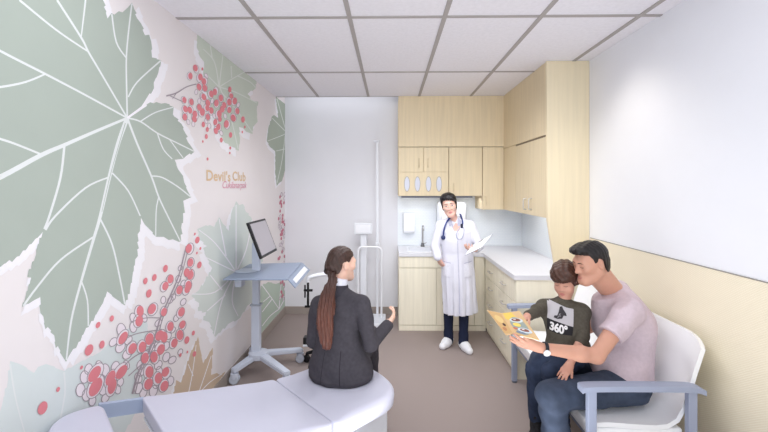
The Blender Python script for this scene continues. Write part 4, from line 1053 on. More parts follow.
def face_marks(H, body, parent, brow, lip, iris=(50, 34, 28), open_=1.0, gaze=(0, 0), browz=0.022, lipsep=True, browth=1.0):
    bv = bvh_of(body); R = H.R; s = H.s
    ax, ay, dr = R @ V3((1, 0, 0)), R @ V3((0, 0, 1)), -(R @ V3((0, 1, 0)))
    M_w = mat('eye_white', (238, 234, 232), rough=0.25, var=0.0); M_i = mat('iris_dark', iris, rough=0.2); M_l = mat('lash_dark', (34, 26, 26)); 
    M_b = mat('brow_' + '_'.join(map(str, brow)), brow); M_lip = mat('lip_' + '_'.join(map(str, lip)), lip, rough=0.4)
    for sx in (-1, 1):
        def E(w, h0, h1, n=12, dx=0, dz=0):
            up = [(w * math.cos(PI * k / n), h0 * math.sin(PI * k / n)) for k in range(n + 1)]
            dn = [(-w * math.cos(PI * k / n), -h1 * math.sin(PI * k / n)) for k in range(1, n)]
            return [((x + sx * .032 + dx) * s, (z - .001 + dz) * s) for x, z in up + dn]
        e = None
        if open_ > 0.25:
            e = decal('eye', [E(.0135, .0058 * open_, .0048 * open_)], H.c, ax, ay, dr, bv, M_w, parent, 0.0008 * s)
            c = (gaze[0], gaze[1] * .001)
            decal('iris', [E(.0048, .0055 * open_, .0050 * open_, 10, gaze[0], gaze[1])], H.c, ax, ay, dr, bv, M_i, e, 0.0014 * s)
        n = 8; up = [(.0150 * math.cos(PI * k / n), .0065 * open_ * math.sin(PI * k / n) + .0018) for k in range(n + 1)]
        lo = [(.0145 * math.cos(PI * k / n), .0065 * open_ * math.sin(PI * k / n) - .0006) for k in range(n, -1, -1)]
        if open_ <= 0.25:
            up = [(.0150 * math.cos(PI * k / n), -.0045 * math.sin(PI * k / n) + .001) for k in range(n + 1)]; lo = [(.0145 * math.cos(PI * k / n), -.0045 * math.sin(PI * k / n) - .0016) for k in range(n, -1, -1)]
        decal('eyelash', [[((x + sx * .032) * s, (z - .001) * s) for x, z in up + lo]], H.c, ax, ay, dr, bv, M_l, e if e is not None else parent, 0.0018 * s)
        b = [(.013, .0015), (.022, .0035), (.034, .0050), (.045, .0020), (.050, -.003), (.045, -.0008), (.034, .0010), (.022, -.0010), (.013, -.0030)]
        b = [(x, z if i < 5 else z * browth) for i, (x, z) in enumerate(b)]
        decal('eyebrow', [[(sx * x * s, (z + browz) * s) for x, z in b]], H.c, ax, ay, dr, bv, M_b, parent, 0.0014 * s, sub=.006)
    up = [(-.022, -.069), (-.012, -.0625), (-.004, -.0605), (0, -.0615), (.004, -.0605), (.012, -.0625), (.022, -.069), (.010, -.0678), (0, -.0685), (-.010, -.0678)]
    lw = [(-.020, -.0705), (-.010, -.0698), (0, -.0705), (.010, -.0698), (.020, -.0705), (.012, -.0785), (0, -.081), (-.012, -.0785)]
    decal('lips', [[(x * s, z * s) for x, z in q] for q in (up, lw)], H.c, ax, ay, dr, bv, M_lip, parent, 0.0012 * s, sub=.006)

def cap_hair(H, line, infl=0.010, extra=(), strand=0.0016, freq=150, asym=0.0, R_=None):
    """hair shell round the skull; line = list of (y, lowest z) of the hairline seen from the side"""
    S = Solid(); s = H.s
    S.ell(H.p(0, -.016, .036), [(.074 + infl) * s, (.096 + infl) * s, (.086 + infl) * s], H.n, 0)
    S.ell(H.p(0, -.035, -.03), [(.066 + infl) * s, (.070 + infl) * s, (.070) * s], H.n, .03 * s)
    for e in extra:
        if e[0] == 'e': S.ell(H.p(*e[1]), [q * s for q in e[2]], H.n, e[3] * s)
        else: S.cone(H.p(*e[1]), H.p(*e[2]), e[3] * s, e[4] * s, e[5] * s)
    ys = np.array([q[0] for q in line]); zs = np.array([q[1] for q in line])
    def g(P, d):
        q = H.loc(P); z0 = np.interp(q[:, 1], ys, zs) + asym * q[:, 0] + 0.004 * np.sin(q[:, 0] * 300)
        st = strand * np.sin((q[:, 0] + q[:, 1] * .35) * freq + 3 * np.sin(q[:, 2] * 40)) + strand * .6 * np.sin((q[:, 1] - q[:, 0] * .5) * freq * 1.6)
        d = d + st * s
        e = (z0 - q[:, 2]) * s * 0.8; k = 0.008 * s
        h = np.clip(k - np.abs(d - e), 0, None) / k
        return np.maximum(d, e) + h * h * k * .25
    S.fn(g); return S

# =============================================================== the father on the bench
def father():
    root = person('person', 'dark-haired man in mauve t-shirt and jeans, sitting on the bench hugging a boy', (1.38, 2.36, 0))
    M_skin = skin_mat('father_skin', (203, 152, 130))
    P, C, N = V3((1.358, 2.37, .575)), V3((1.385, 2.39, .86)), V3((1.335, 2.42, 1.04))
    sL, sR = V3((1.295, 2.205, .970)), V3((1.425, 2.60, .975))
    eL, wL = V3((1.093, 2.13, .765)), PD(541.5, 348, 2.11)
    eR, wR = V3((1.375, 2.70, .735)), V3((1.17, 2.62, .715))
    hL, kL, aL = V3((1.35, 2.265, .545)), V3((.865, 2.155, .540)), V3((.915, 2.15, .10))
    hR, kR, aR = V3((1.35, 2.50, .545)), V3((.985, 2.60, .515)), V3((1.09, 2.60, .10))
    H = Head(PD(590.5, 262, 2.335), face_basis((-1, -.20), .24, 0), .965)
    def torso(S, inf, k=.06):
        Rt = npR(basis((-1, 0, -.1), (0.05, 0, 1)))
        S.ell(P, (.180 + inf, .112 + inf, .125 + inf), Rt, k)
        S.ell((P + C) / 2 + V3((.035, 0, 0)), (.150 + inf, .112 + inf, .19 + inf), Rt, k)
        S.ell(C + V3((.01, 0, .01)), (.170 + inf, .115 + inf, .165 + inf), npR(basis((-.95, -.32, -.35), (-.3, 0, 1))), k)
        S.cone(sL + V3((.03, .03, .0)), sR + V3((.03, -.03, .0)), .062 + inf, .062 + inf, k)
        S.cone(N + V3((.03, 0, -.03)), sL + V3((.03, .03, .02)), .055 + inf, .045 + inf, .04); S.cone(N + V3((.03, 0, -.03)), sR + V3((.03, -.03, .02)), .055 + inf, .045 + inf, .04)
    B = Solid(); torso(B, -.012)
    B.cone(N + V3((.02, 0, -.02)), H.p(0, -.03, -.05), .060, .056, .03); B.cone(N + V3((-.02, 0, .0)), H.p(0, .01, -.08), .045, .04, .03)
    for a, b, c in ((sL, eL, wL), (sR, eR, wR)):
        B.cone(a, b, .048, .039, .03); B.cone(b, b.lerp(c, .3), .038, .039, .02); B.cone(b.lerp(c, .28), c, .039, .0265, .02)
    for a, b, c in ((hL, kL, aL), (hR, kR, aR)):
        B.cone(a, b, .075, .055, .04); B.cone(b, c, .05, .036, .02); B.cone(c, c + V3((-.14, 0, -.06)), .035, .028, .02)
    fd = (PD(516, 339.5, 2.09) - wL)
    tipsL = hand(B, wL + fd.normalized() * .004, fd, V3((-.25, .75, .6)), 1, .95, curl=(.10, .14, .20, .28), spread=.03, thumb=(.35, .10))
    hand(B, wR, V3((-1, -.3, .05)), V3((-.2, -1, 0)), 1, 1.0, curl=(.3, .3, .3, .3))
    H.build(B)
    body = B.mesh('body', .0042, M_skin, root)
    # clothes
    T_ = Solid(); torso(T_, .006)
    for a, b, f in ((sL, eL, .52), (sR, eR, .62)):
        T_.cone(a + V3((.012, 0, .0)), a.lerp(b, f), .068, .066, .05)
    T_.ell(P + V3((-.015, 0, .03)), (.195, .138, .125), npR(basis((-1, 0, 0), (0, 0, 1))), .06)
    T_.cone(PD(605, 303, 2.38), PD(606, 325, 2.38), .066, .085, .06); T_.cone(PD(604, 300, 2.40), PD(617, 293, 2.40), .055, .05, .04)
    T_.fn(folds(.0045, 30, 3))
    nb = N + V3((-.005, 0, .016)); T_.cut(nb, V3((-.62, 0, 1)))
    dL = (eL - sL).normalized(); dR = (eR - sR).normalized()
    def sleeves(p, d):
        g = np.full(len(p), -1.0)
        for s_, e_, dd, f in ((sL, eL, dL, .52), (sR, eR, dR, .62)):
            q = (p - A3(s_.lerp(e_, f))) @ A3(dd); near = np.linalg.norm(p - A3(s_.lerp(e_, f + .12)), axis=1) < .095
            g = np.where(near, np.maximum(g, q), g)
        return np.maximum(d, g)
    T_.fn(sleeves); T_.cut(V3((1.4, 2.4, .50)), V3((-.25, 0, -1)))
    ts = T_.mesh('t_shirt', .0055, cloth_mat('mauve_jersey', (205, 188, 196)), root)
    J = Solid(); Rt = npR(basis((-1, 0, 0), (0, 0, 1)))
    J.ell(P + V3((.0, 0, -.015)), (.185, .125, .11), Rt, .05)
    for a, b, c in ((hL, kL, aL), (hR, kR, aR)):
        J.cone(a + V3((0, 0, -.005)), b, .097, .078, .05); J.cone(b + V3((.0, 0, -.005)), b.lerp(c, .45), .077, .068, .03); J.cone(b.lerp(c, .45), c, .068, .058, .03)
    J.fn(folds(.004, 34, 5)); J.cut(V3((1.4, 2.4, .655)), V3((0, 0, 1))); J.cut(V3((1, 2, .085)), V3((0, 0, -1)))
    J.mesh('jeans', .0055, cloth_mat('denim_blue', (66, 75, 93), var=.16, scale=22), root)
    for a in (aL, aR):
        S = Solid(); S.cone(a + V3((.02, 0, -.045)), a + V3((-.14, 0, -.058)), .048, .04, .03); S.cone(a + V3((.01, 0, -.01)), a + V3((0, 0, -.05)), .045, .05, .03); S.cut(a + V3((0, 0, -.098)), V3((0, 0, -1)))
        S.mesh('shoe', .006, mat('black_leather', (30, 29, 32), .5), root)
    hs = cap_hair(H, [(-.13, -.080), (-.066, -.080), (-.048, -.05), (-.036, .012), (-.002, .030), (.010, -.010), (.021, -.006), (.027, .040), (.050, .064), (.09, .072), (.13, .078)], .006,
                  [('e', (0, .050, .098), (.055, .050, .026), .04), ('e', (0, .078, .090), (.048, .026, .020), .02)], .0018, 170)
    hs.mesh('hair', .0035, hair_mat('black_brown_hair', (26, 21, 21)), root)
    face_marks(H, body, root, (38, 28, 26), (190, 122, 112), open_=.2, browz=.020, browth=1.3)
    # watch on the left wrist
    ax_ = (eL - wL).normalized(); wc = wL + ax_ * .018
    x, y = frame_axes(ax_)
    bm = BM(); ring = [wc + (x * math.cos(t) + y * math.sin(t)) * .0325 for t in [2 * PI * k / 28 for k in range(28)]]
    n = 28
    vi = [[bm.verts.new(wc + ax_ * o + (x * math.cos(2 * PI * k / n) + y * math.sin(2 * PI * k / n)) * r) for k in range(n)] for o, r in ((-.009, .031), (-.009, .0335), (.009, .0345), (.009, .032))]
    for a, b in zip(vi, vi[1:] + vi[:1]):
        for k in range(n): bm.faces.new((a[k], a[(k + 1) % n], b[(k + 1) % n], b[k]))
    wst = obj('wristwatch', bm, mat('watch_strap_black', (28, 30, 38), .5), root, True)
    out = V3((-.15, -1, -.35)); out = (out - ax_ * out.dot(ax_)).normalized()
    bm = BM(); add_lathe(bm, [(0, 0), (.017, 0), (.0185, .003), (.0185, .007), (.016, .009), (0, .009)], wc + out * .030, out, 24); obj('watch_face', bm, mat('watch_dial_white', (226, 228, 232), .25), wst, True)
    return root, dict(wL=wL, tips=tipsL)

# =============================================================== the boy on his lap
def boy():
    root = person('person', 'small brown-haired boy in a grey sweater printed 360°, sitting on the man\'s lap reading', (1.06, 2.41, 0))
    M_skin = skin_mat('boy_skin', (208, 156, 136))
    P, C, N = V3((1.075, 2.43, .685)), V3((1.055, 2.42, .855)), V3((1.048, 2.425, .945))
    sR, sL = V3((.942, 2.45, .922)), V3((1.140, 2.39, .915))
    eR, wR = PD(536.5, 311, 2.32), PD(527.5, 316, 2.22)
    eL, wL = PD(583.5, 335, 2.29), PD(570, 364, 2.21)
    hR, kR, aR = V3((1.02, 2.46, .655)), V3((.872, 2.42, .560)), V3((.880, 2.42, .275))
    hL, kL, aL = V3((1.11, 2.39, .655)), V3((.935, 2.335, .578)), V3((1.00, 2.335, .31))
    fwd = V3((-.30, -.95, 0)).normalized()
    H = Head(PD(565, 279.5, 2.42), face_basis((-.68, -.73), .36, .05), .80)
    Rt = npR(basis(fwd, (0, 0, 1)))
    def torso(S, i, k=.045):
        S.ell(P, (.105 + i, .085 + i, .085 + i), Rt, k); S.ell((P + C) / 2, (.098 + i, .082 + i, .12 + i), Rt, k); S.ell(C, (.110 + i, .080 + i, .105 + i), Rt, k)
        S.cone(sR, sL, .040 + i, .040 + i, k); S.cone(N + V3((0, .01, -.01)), sR + V3((0, 0, .0)), .034 + i, .03 + i, .03); S.cone(N + V3((0, .01, -.01)), sL, .034 + i, .03 + i, .03)
    B = Solid(); torso(B, -.012)
    B.cone(N, H.p(0, -.03, -.05), .034, .036, .02)
    for a, b, c in ((sL, eL, wL), (sR, eR, wR)):
        B.cone(a, b, .030, .026, .02); B.cone(b, c, .027, .0195, .015)
    for a, b, c in ((hL, kL, aL), (hR, kR, aR)):
        B.cone(a, b, .05, .04, .03); B.cone(b, c, .036, .026, .02)
        B.cone(c, c + V3((-.02, -.025, -.08)), .025, .02, .02)
    hand(B, wR, PD(521, 321, 2.18) - wR, V3((0.2, -.3, -1)), 1, .66, curl=(.35, .35, .4, .4), k=.006)
    tL = PD(561.5, 376, 2.16); hand(B, wL, tL - wL, V3((-.2, .25, -1)), 1, .68, curl=(.22, .25, .25, .3), spread=.10, k=.006)
    H.build(B, child=True)
    body = B.mesh('body', .0032, M_skin, root)
    S = Solid(); torso(S, .010)
    S.ell(P + V3((0, 0, .0)), (.12, .10, .075), Rt, .04)
    for a, b, c, f in ((sL, eL, wL, .22), (sR, eR, wR, .86)):
        S.cone(a, b, .038, .034, .025); S.cone(b, b.lerp(c, f), .034, .029, .015)
    S.cone(N + V3((0, .005, -.01)), N + V3((0, .008, .012)), .048, .042, .025)
    S.fn(folds(.0025, 40, 9)); S.cut(V3((1, 2.4, .635)), V3((0, 0, -1)))
    sw = S.mesh('sweater', .0042, cloth_mat('taupe_knit', (86, 81, 72), var=.14, scale=70, bump=.4, bscale=260), root)
    J = Solid(); J.ell(P + V3((0, 0, -.03)), (.108, .088, .07), Rt, .03)
    for a, b, c in ((hL, kL, aL), (hR, kR, aR)):
        J.cone(a, b, .066, .052, .03); J.cone(b, c, .050, .042, .02)
    J.fn(folds(.0025, 50, 12))
    J.mesh('jeans', .0045, cloth_mat('denim_navy', (52, 61, 82), var=.16, scale=30), root)
    for a in (aR, aL):
        S = Solid(); S.cone(a + V3((.01, 0, -.03)), a + V3((-.03, -.035, -.105)), .032, .028, .02); S.cone(a + V3((.0, 0, .02)), a + V3((.005, 0, -.04)), .041, .036, .02); S.fn(folds(.002, 120, 4))
        S.mesh('shoe', .004, mat('black_spotted_shoe', (32, 31, 35), .7, var=.6, scale=90), root)
    hs = cap_hair(H, [(-.13, -.075), (-.05, -.070), (-.03, -.050), (.0, -.045), (.025, -.038), (.038, -.010), (.055, .018), (.075, .024), (.13, .026)], .019,
                  [('e', (0, .04, .06), (.078, .062, .055), .04), ('e', (0.0, -.01, .10), (.07, .08, .035), .03)], .0026, 120)
    hs.mesh('hair', .0036, hair_mat('chestnut_hair', (74, 48, 38)), root)
    face_marks(H, body, root, (84, 58, 46), (196, 120, 114), open_=.2, browz=.018, browth=.6)
    # printed chest: light panel, black band, the number and a dark figure
    bv = bvh_of(sw); ax = basis(fwd, (0, 0, 1)).col[0]      # person's right
    ax = -ax; ay = V3((0, 0, 1)); dr = -fwd
    # image-aligned chest coordinates: u to the viewer's right, v up
    o = C + fwd * .10
    def uvpt(px, py):
        r = ray(px, py); t = (o - CAM).dot(fwd) / r.dot(fwd); w = CAM + r * t - o; return (w.dot(ax), w.dot(ay))
    pan = [uvpt(*q) for q in ((547.8, 302.5), (552.5, 304), (560, 307), (567, 309.5), (574.3, 311), (573.5, 327.5), (560, 323.5), (547.6, 319.5))]
    band = [uvpt(*q) for q in ((547.6, 319.6), (560, 323.6), (573.5, 327.6), (572.5, 336), (560, 335), (548, 332))]
    pm = [mat('print_light_grey', (190, 186, 190), .85), mat('print_black', (34, 33, 37), .85), mat('print_dark', (60, 56, 60), .85), mat('print_white', (232, 230, 230), .85)]
    fig = [[uvpt(*q) for q in ((560.5, 309), (563, 308.5), (564, 311), (566.5, 314.5), (567, 317), (564, 316.5), (562.5, 319.5), (558, 320), (554, 318.5), (555, 316.5), (557.5, 316.5), (559, 313.5))]]
    fig2 = [[uvpt(*q) for q in ((559.5, 315), (561.5, 314.5), (561, 318), (557.5, 318.5))]]
    decal('chest_print', [pan, band], o, ax, ay, dr, bv, pm[:2], sw, .0022, .012, mis=[0, 1])
    decal('chest_figure', fig + fig2, o, ax, ay, dr, bv, [pm[2], pm[0]], sw, .0034, .008, mis=[0, 1])
    # number
    u0 = V3((*uvpt(550.0, 331), 0)); u1 = V3((*uvpt(567.3, 335.2), 0)); e = (u1 - u0); uv = V3((*uvpt(550.6, 321.5), 0)) - u0
    t = text_mesh('chest_number', '360°', .1, None, pm[3], sw, offset=.004, spacing=.95)
    w = max(v.co.x for v in t.data.vertices); hh = .072
    bm = BM(); bm.from_mesh(t.data); bmesh.ops.triangulate(bm, faces=bm.faces[:])
    for _ in range(3):
        es = [q for q in bm.edges if q.calc_length() > .02]
        if es: bmesh.ops.subdivide_edges(bm, edges=es, cuts=1); bmesh.ops.triangulate(bm, faces=bm.faces[:])
    for v in bm.verts:
        q = u0 + e * (v.co.x / w) + uv * (v.co.y / hh) * .86; v.co = V3((q.x, q.y, 0))
    project(bm, o, ax, ay, dr, bv, .004); bm.to_mesh(t.data); bm.free()
    return root

def auburn():                         # dark at the tie, auburn towards the tips, streaky
    m = mat('auburn_hair', (98, 58, 46), .42, var=.4, scale=14, stretch=(14, 14, .6), bump=.4, bscale=160)
    nt = m.node_tree; b = nt.nodes['Principled BSDF']; src = b.inputs['Base Color'].links[0].from_socket
    tc = nt.nodes.new('ShaderNodeTexCoord'); sp = nt.nodes.new('ShaderNodeSeparateXYZ'); nt.links.new(tc.outputs['Object'], sp.inputs[0])
    mr = nt.nodes.new('ShaderNodeMapRange'); mr.inputs['From Min'].default_value = 1.14; mr.inputs['From Max'].default_value = .92
    nt.links.new(sp.outputs['Z'], mr.inputs['Value'])
    mx = nt.nodes.new('ShaderNodeMix'); mx.data_type = 'RGBA'; mx.inputs['A'].default_value = lin((60, 40, 36)) + (1,)
    nt.links.new(mr.outputs['Result'], mx.inputs['Factor']); nt.links.new(src, mx.inputs['B']); nt.links.new(mx.outputs['Result'], b.inputs['Base Color'])
    return m

# =============================================================== the woman seated on the table
def woman():
    root = person('person', 'woman with long brown ponytail and charcoal suit seated on the examination table', (-.30, 2.42, 0))
    M_skin = skin_mat('woman_skin', (228, 186, 166))
    P, C, N = V3((-.305, 2.435, .610)), V3((-.315, 2.44, .86)), V3((-.325, 2.46, 1.045))
    f = V3((.20, .98, 0)).normalized(); r = V3((f.y, -f.x, 0))
    sR = PD(362.0, 305, 2.38); sL = PD(318.5, 306, 2.46)
    eR, wR = PD(370.3, 344.5, 2.36), PD(387.5, 325.5, 2.56)
    eL, wL = PD(313, 341, 2.48), V3((-.40, 2.74, .67))
    hR, kR, aR = V3((-.225, 2.46, .598)), V3((-.150, 2.87, .590)), V3((-.14, 2.90, .17))
    hL, kL, aL = V3((-.385, 2.49, .598)), V3((-.335, 2.90, .590)), V3((-.33, 2.93, .17))
    H = Head(PD(342.3, 263.5, 2.50), face_basis((.78, .62), .06, 0), .865)
    Rt = npR(basis(f, (0, 0, 1)))
    B = Solid()
    B.ell(P, (.155, .11, .10), Rt, .05); B.ell((P + C) / 2, (.12, .095, .16), Rt, .05); B.ell(C, (.14, .095, .15), Rt, .05); B.cone(sL, sR, .045, .045, .05)
    B.cone(N + V3((0, 0, -.03)), H.p(0, -.03, -.06), .048, .045, .03)
    for a, b, c in ((sL, eL, wL), (sR, eR, wR)): B.cone(a, b, .038, .034, .03); B.cone(b, c, .034, .022, .02)
    for a, b, c in ((hL, kL, aL), (hR, kR, aR)): B.cone(a, b, .07, .05, .04); B.cone(b, c, .045, .03, .02); B.cone(c, c + V3((.02, .12, -.06)), .03, .022, .02)
    hand(B, wR, PD(394.5, 314.5, 2.64) - wR, V3((-.8, .3, .5)), -1, .92, curl=(.12, .3, .45, .55), spread=.10, thumb=(.75, .2))
    hand(B, wL, V3((.1, 1, -.15)), V3((0, 0, -1)), 1, .9, curl=(.2, .2, .2, .2))
    H.build(B, fem=True)
    body = B.mesh('body', .004, M_skin, root)
    M_suit = cloth_mat('charcoal_suiting', (70, 67, 73), var=.10, scale=50, bump=.2)
    S = Solid()
    S.loft([(.490, -.300, 2.44, .196, .150), (.53, -.300, 2.435, .205, .160), (.60, -.303, 2.435, .192, .150), (.70, -.310, 2.435, .146, .118), (.80, -.315, 2.438, .138, .112), (.90, -.318, 2.445, .148, .112), (.965, -.318, 2.45, .140, .098)], .03, yaw=math.atan2(r.y, r.x))
    S.cone(sL + V3((.01, 0, -.008)), sR + V3((-.01, 0, -.008)), .052, .052, .06)
    S.cone(N + V3((0, -.01, -.035)), sL, .054, .040, .04); S.cone(N + V3((0, -.01, -.035)), sR, .054, .040, .04)
    for a, b, c, q in ((sL, eL, wL, .98), (sR, eR, wR, 1.0)):
        S.cone(a, b, .053, .042, .014); S.cone(b, b.lerp(c, q), .043, .035, .012)
    S.cone(N + V3((0, -.012, -.01)), N + V3((0.005, -.006, .012)), .060, .054, .02)
    S.fn(folds(.0032, 30, 21))
    S.cut(V3((0, 0, .502)), V3((0, 0, -1)))
    jk = S.mesh('suit_jacket', .005, M_suit, root)
    S = Solid(); S.cone(N + V3((0, -.016, -.040)), N + V3((.006, -.006, .020)), .074, .060, .01); S.cut(N + V3((.006, -.006, .018)), V3((.10, .05, 1))); S.cut(N + V3((0, 0, -.040)), V3((0, .5, -1)))
    S.mesh('jacket_collar', .004, cloth_mat('suit_collar', (62, 59, 66), var=.10, scale=50, bump=.2), jk)
    bv = bvh_of(jk); ax, ay = r, V3((0, 0, 1)); o = C - f * .12
    M_seam = cloth_mat('suit_seam', (46, 44, 50))
    def u(px, py):
        q = ray(px, py); t = (o - CAM).dot(f) / q.dot(f); w = CAM + q * t - o; return (w.dot(ax), w.dot(ay))
    decal('back_seam', [[u(340.0, 352), u(340.6, 352), u(342.2, 385), u(341.4, 385)], [u(324.5, 352), u(324.9, 352), u(322.2, 384.5), u(321.7, 384.5)]], o, ax, ay, f, bv, M_seam, jk, .0012, .02)
    # shirt collar
    S = Solid(); S.cone(N + V3((.002, -.006, .0)), N + V3((.012, .0, .060)), .060, .052, .01); S.cut(N + V3((.010, 0, .056)), V3((.25, .1, 1)))
    S.mesh('shirt_collar', .003, cloth_mat('shirt_white', (226, 226, 236)), root)
    S = Solid(); S.ell(P + V3((0, .02, -.01)), (.165, .125, .095), Rt, .04)
    for a, b, c in ((hL, kL, aL), (hR, kR, aR)): S.cone(a, b, .092, .070, .04); S.cone(b, c, .068, .055, .03)
    S.fn(folds(.003, 34, 8)); S.cut(V3((0, 0, .504)), V3((0, .0, -1)) if False else V3((0, -.0001, -1)))if False else None
    S.mesh('trousers', .006, M_suit, root)
    for a in (aL, aR):
        S = Solid(); S.cone(a + V3((0, -.02, -.05)), a + V3((.02, .14, -.075)), .036, .026, .02); S.cone(a, a + V3((0, -.01, -.05)), .036, .036, .02); S.mesh('shoe', .006, mat('black_leather', (30, 29, 32)), root)
    hs = cap_hair(H, [(-.13, -.068), (-.095, -.070), (-.07, -.066), (-.055, -.052), (-.046, -.030), (-.040, .020), (-.010, .026), (.0, .010), (.02, .022), (.04, .052), (.09, .066), (.13, .07)], .007, [], .0011, 220)
    tie = H.p(-.012, -.108, -.040)
    hs.cone(H.p(0, -.09, -.015), tie, .045 * .9, .022, .03)
    hs.mesh('hair', .0034, hair_mat('dark_brown_hair', (62, 42, 36)), root)
    # ponytail with strands
    pts = [tie, PD(333, 279, 2.38), PD(329, 290, 2.33), PD(326.5, 305, 2.305), PD(325, 320, 2.295), PD(325.5, 334, 2.285), PD(327, 347, 2.28)]
    wd = [.016, .020, .032, .045, .042, .034, .016]
    S = Solid(); Q = smooth_path(pts, 3); n = len(Q)
    side = V3((1, .05, 0)).normalized()
    for i in range(n - 1):
        t = i / (n - 1) * (len(wd) - 1); k0 = int(t); w0 = wd[k0] + (wd[min(k0 + 1, len(wd) - 1)] - wd[k0]) * (t - k0)
        for sd in (-1, 0, 1): S.cone(Q[i] + side * sd * w0 * .55, Q[i + 1] + side * sd * w0 * .55, max(w0 * .5, .010), max(w0 * .48, .009), .02)
    def strands(p, d):
        x = p @ A3(side); return d + .0018 * np.sin(x * 330 + 2 * np.sin(p[:, 2] * 22)) + .0016 * np.sin(x * 760 + 3 * np.sin(p[:, 2] * 31 + 1))
    S.fn(strands); S.mesh('ponytail', .0032, auburn(), root)
    bm = BM(); d_ = (PD(333, 279, 2.38) - tie).normalized(); x, y = frame_axes(d_); add_tube(bm, [tie + d_ * .006 + (x * math.cos(2 * PI * k / 16) + y * math.sin(2 * PI * k / 16)) * .024 for k in range(16)], .006, 8, True); obj('hair_tie', bm, mat('black_elastic', (22, 20, 22)), root, True)
    return root

# =============================================================== the doctor
def doctor():
    root = person('person', 'smiling dark-haired doctor in a long white coat standing in front of the sink cabinet', (.68, 4.10, 0))
    M_skin = skin_mat('doctor_skin', (232, 188, 172))
    D = 4.09
    N = PD(455, 220.5, 4.10); C = PD(456, 236, 4.10); P = PD(457.5, 266, 4.12)
    sR, sL = PD(440.6, 226, 4.10), PD(470.2, 226, 4.10)
    eR, wR = PD(435.0, 246.5, 4.08), PD(437.8, 257.5, 4.03)
    eL, wL = PD(479.5, 246, 4.02), PD(475.5, 249.5, 3.86)
    hR, kR, aR = PD(450, 270, 4.12), PD(448.5, 303, 4.14), PD(448.5, 335.5, 4.19)
    hL, kL, aL = PD(465, 270, 4.12), PD(464, 303, 4.09), PD(463.5, 337.5, 4.09)
    H = Head(PD(449.3, 205.3, 4.07), face_basis((-.16, -1), .03, .20), .955)
    B = Solid(); Rt = npR(basis((-.05, -1, 0), (0, 0, 1)))
    B.ell(P, (.15, .10, .11), Rt, .05); B.ell((P + C) / 2, (.12, .09, .17), Rt, .05); B.ell(C, (.125, .08, .14), Rt, .05); B.cone(sL, sR, .036, .036, .05)
    B.cone(N + V3((0, 0, -.04)), H.p(0, -.02, -.06), .050, .044, .03)
    for a, b, c in ((sL, eL, wL), (sR, eR, wR)): B.cone(a, b, .04, .034, .03); B.cone(b, c, .035, .024, .02)
    for a, b, c in ((hL, kL, aL), (hR, kR, aR)): B.cone(a, b, .075, .05, .04); B.cone(b, c, .048, .03, .02); B.cone(c, c + V3((0, -.05, -.055)), .024, .018, .02)
    hand(B, wR, V3((.5, .35, -.9)), V3((.8, .6, 0)), -1, .92, curl=(.25, .25, .25, .25), thumb=(.35, .2))
    hand(B, wL, PD(469.5, 249.5, 3.78) - wL, V3((.1, .25, 1)), 1, .95, curl=(.35, .4, .45, .5), thumb=(.55, .5))
    H.build(B, fem=True)
    body = B.mesh('body', .0042, M_skin, root)
    M_coat = cloth_mat('white_coat_cotton', (228, 228, 239), var=.01, bump=.1)
    S = Solid()
    rows = []
    for py, xl, xr, ry, dy in ((316.5, 444.3, 477, .150, 4.13), (300, 443.5, 476.2, .150, 4.125), (280, 442, 475, .145, 4.12), (265, 441.5, 474, .138, 4.12), (252, 442, 473, .128, 4.115), (240, 440.5, 473, .128, 4.11), (231, 440, 472.5, .115, 4.11)):
        a = PD(xl, py, dy); b = PD(xr, py, dy); rows.append((a.z, (a.x + b.x) / 2, (a.y + b.y) / 2, (b.x - a.x) / 2, ry))
    S.loft(rows, .03)
    S.cone(sR + V3((.02, 0, -.01)), sL + V3((-.02, 0, -.01)), .055, .055, .06)
    S.cone(N + V3((0, .02, -.012)), sR, .058, .050, .04); S.cone(N + V3((0, .02, -.012)), sL, .058, .050, .04)
    for a, b, c, q in ((sR, eR, wR, .93), (sL, eL, wL, .8)):
        S.cone(a, b, .052, .044, .02); S.cone(b, b.lerp(c, q), .044, .043, .015)
    zh = rows[0][0]
    def pleats(p, d):
        t = np.clip((1.0 - p[:, 2]) / .6, 0, 1); ang = np.arctan2(p[:, 1] - 4.12, p[:, 0] - .70)
        return d + t * .010 * np.sin(ang * 11 + p[:, 2] * 2.0) + t * .004 * np.sin(ang * 23 + 1)
    S.fn(pleats); S.fn(folds(.002, 28, 31)); S.cut(V3((0, 0, zh + .005)), V3((.06, 0, -1)))
    # open neck
    S.cone(N + V3((0, -.12, .03)), N + V3((.005, -.15, -.05)), .024, .007, .01, '-')
    coat = S.mesh('white_coat', .0055, M_coat, root)
    bv = bvh_of(coat); ax, ay, o, f = V3((1, 0, 0)), V3((0, 0, 1)), V3((.68, 3.9, 1.0)), V3((0, 1, 0))
    def u(px, py): q = PY(px, py, 3.97); return (q.x - o.x, q.z - o.z)
    def uu(pts): return [u(*q) for q in pts]
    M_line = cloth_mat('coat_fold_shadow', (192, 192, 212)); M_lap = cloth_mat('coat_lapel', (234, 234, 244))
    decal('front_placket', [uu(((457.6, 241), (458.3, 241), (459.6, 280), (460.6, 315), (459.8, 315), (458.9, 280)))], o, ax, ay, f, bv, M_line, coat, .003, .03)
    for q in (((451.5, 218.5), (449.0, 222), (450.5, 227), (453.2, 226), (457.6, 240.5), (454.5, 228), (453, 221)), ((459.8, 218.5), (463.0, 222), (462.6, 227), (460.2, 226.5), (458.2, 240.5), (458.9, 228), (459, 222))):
        decal('lapel', [uu(q)], o, ax, ay, f, bv, M_line, coat, .004, .03)
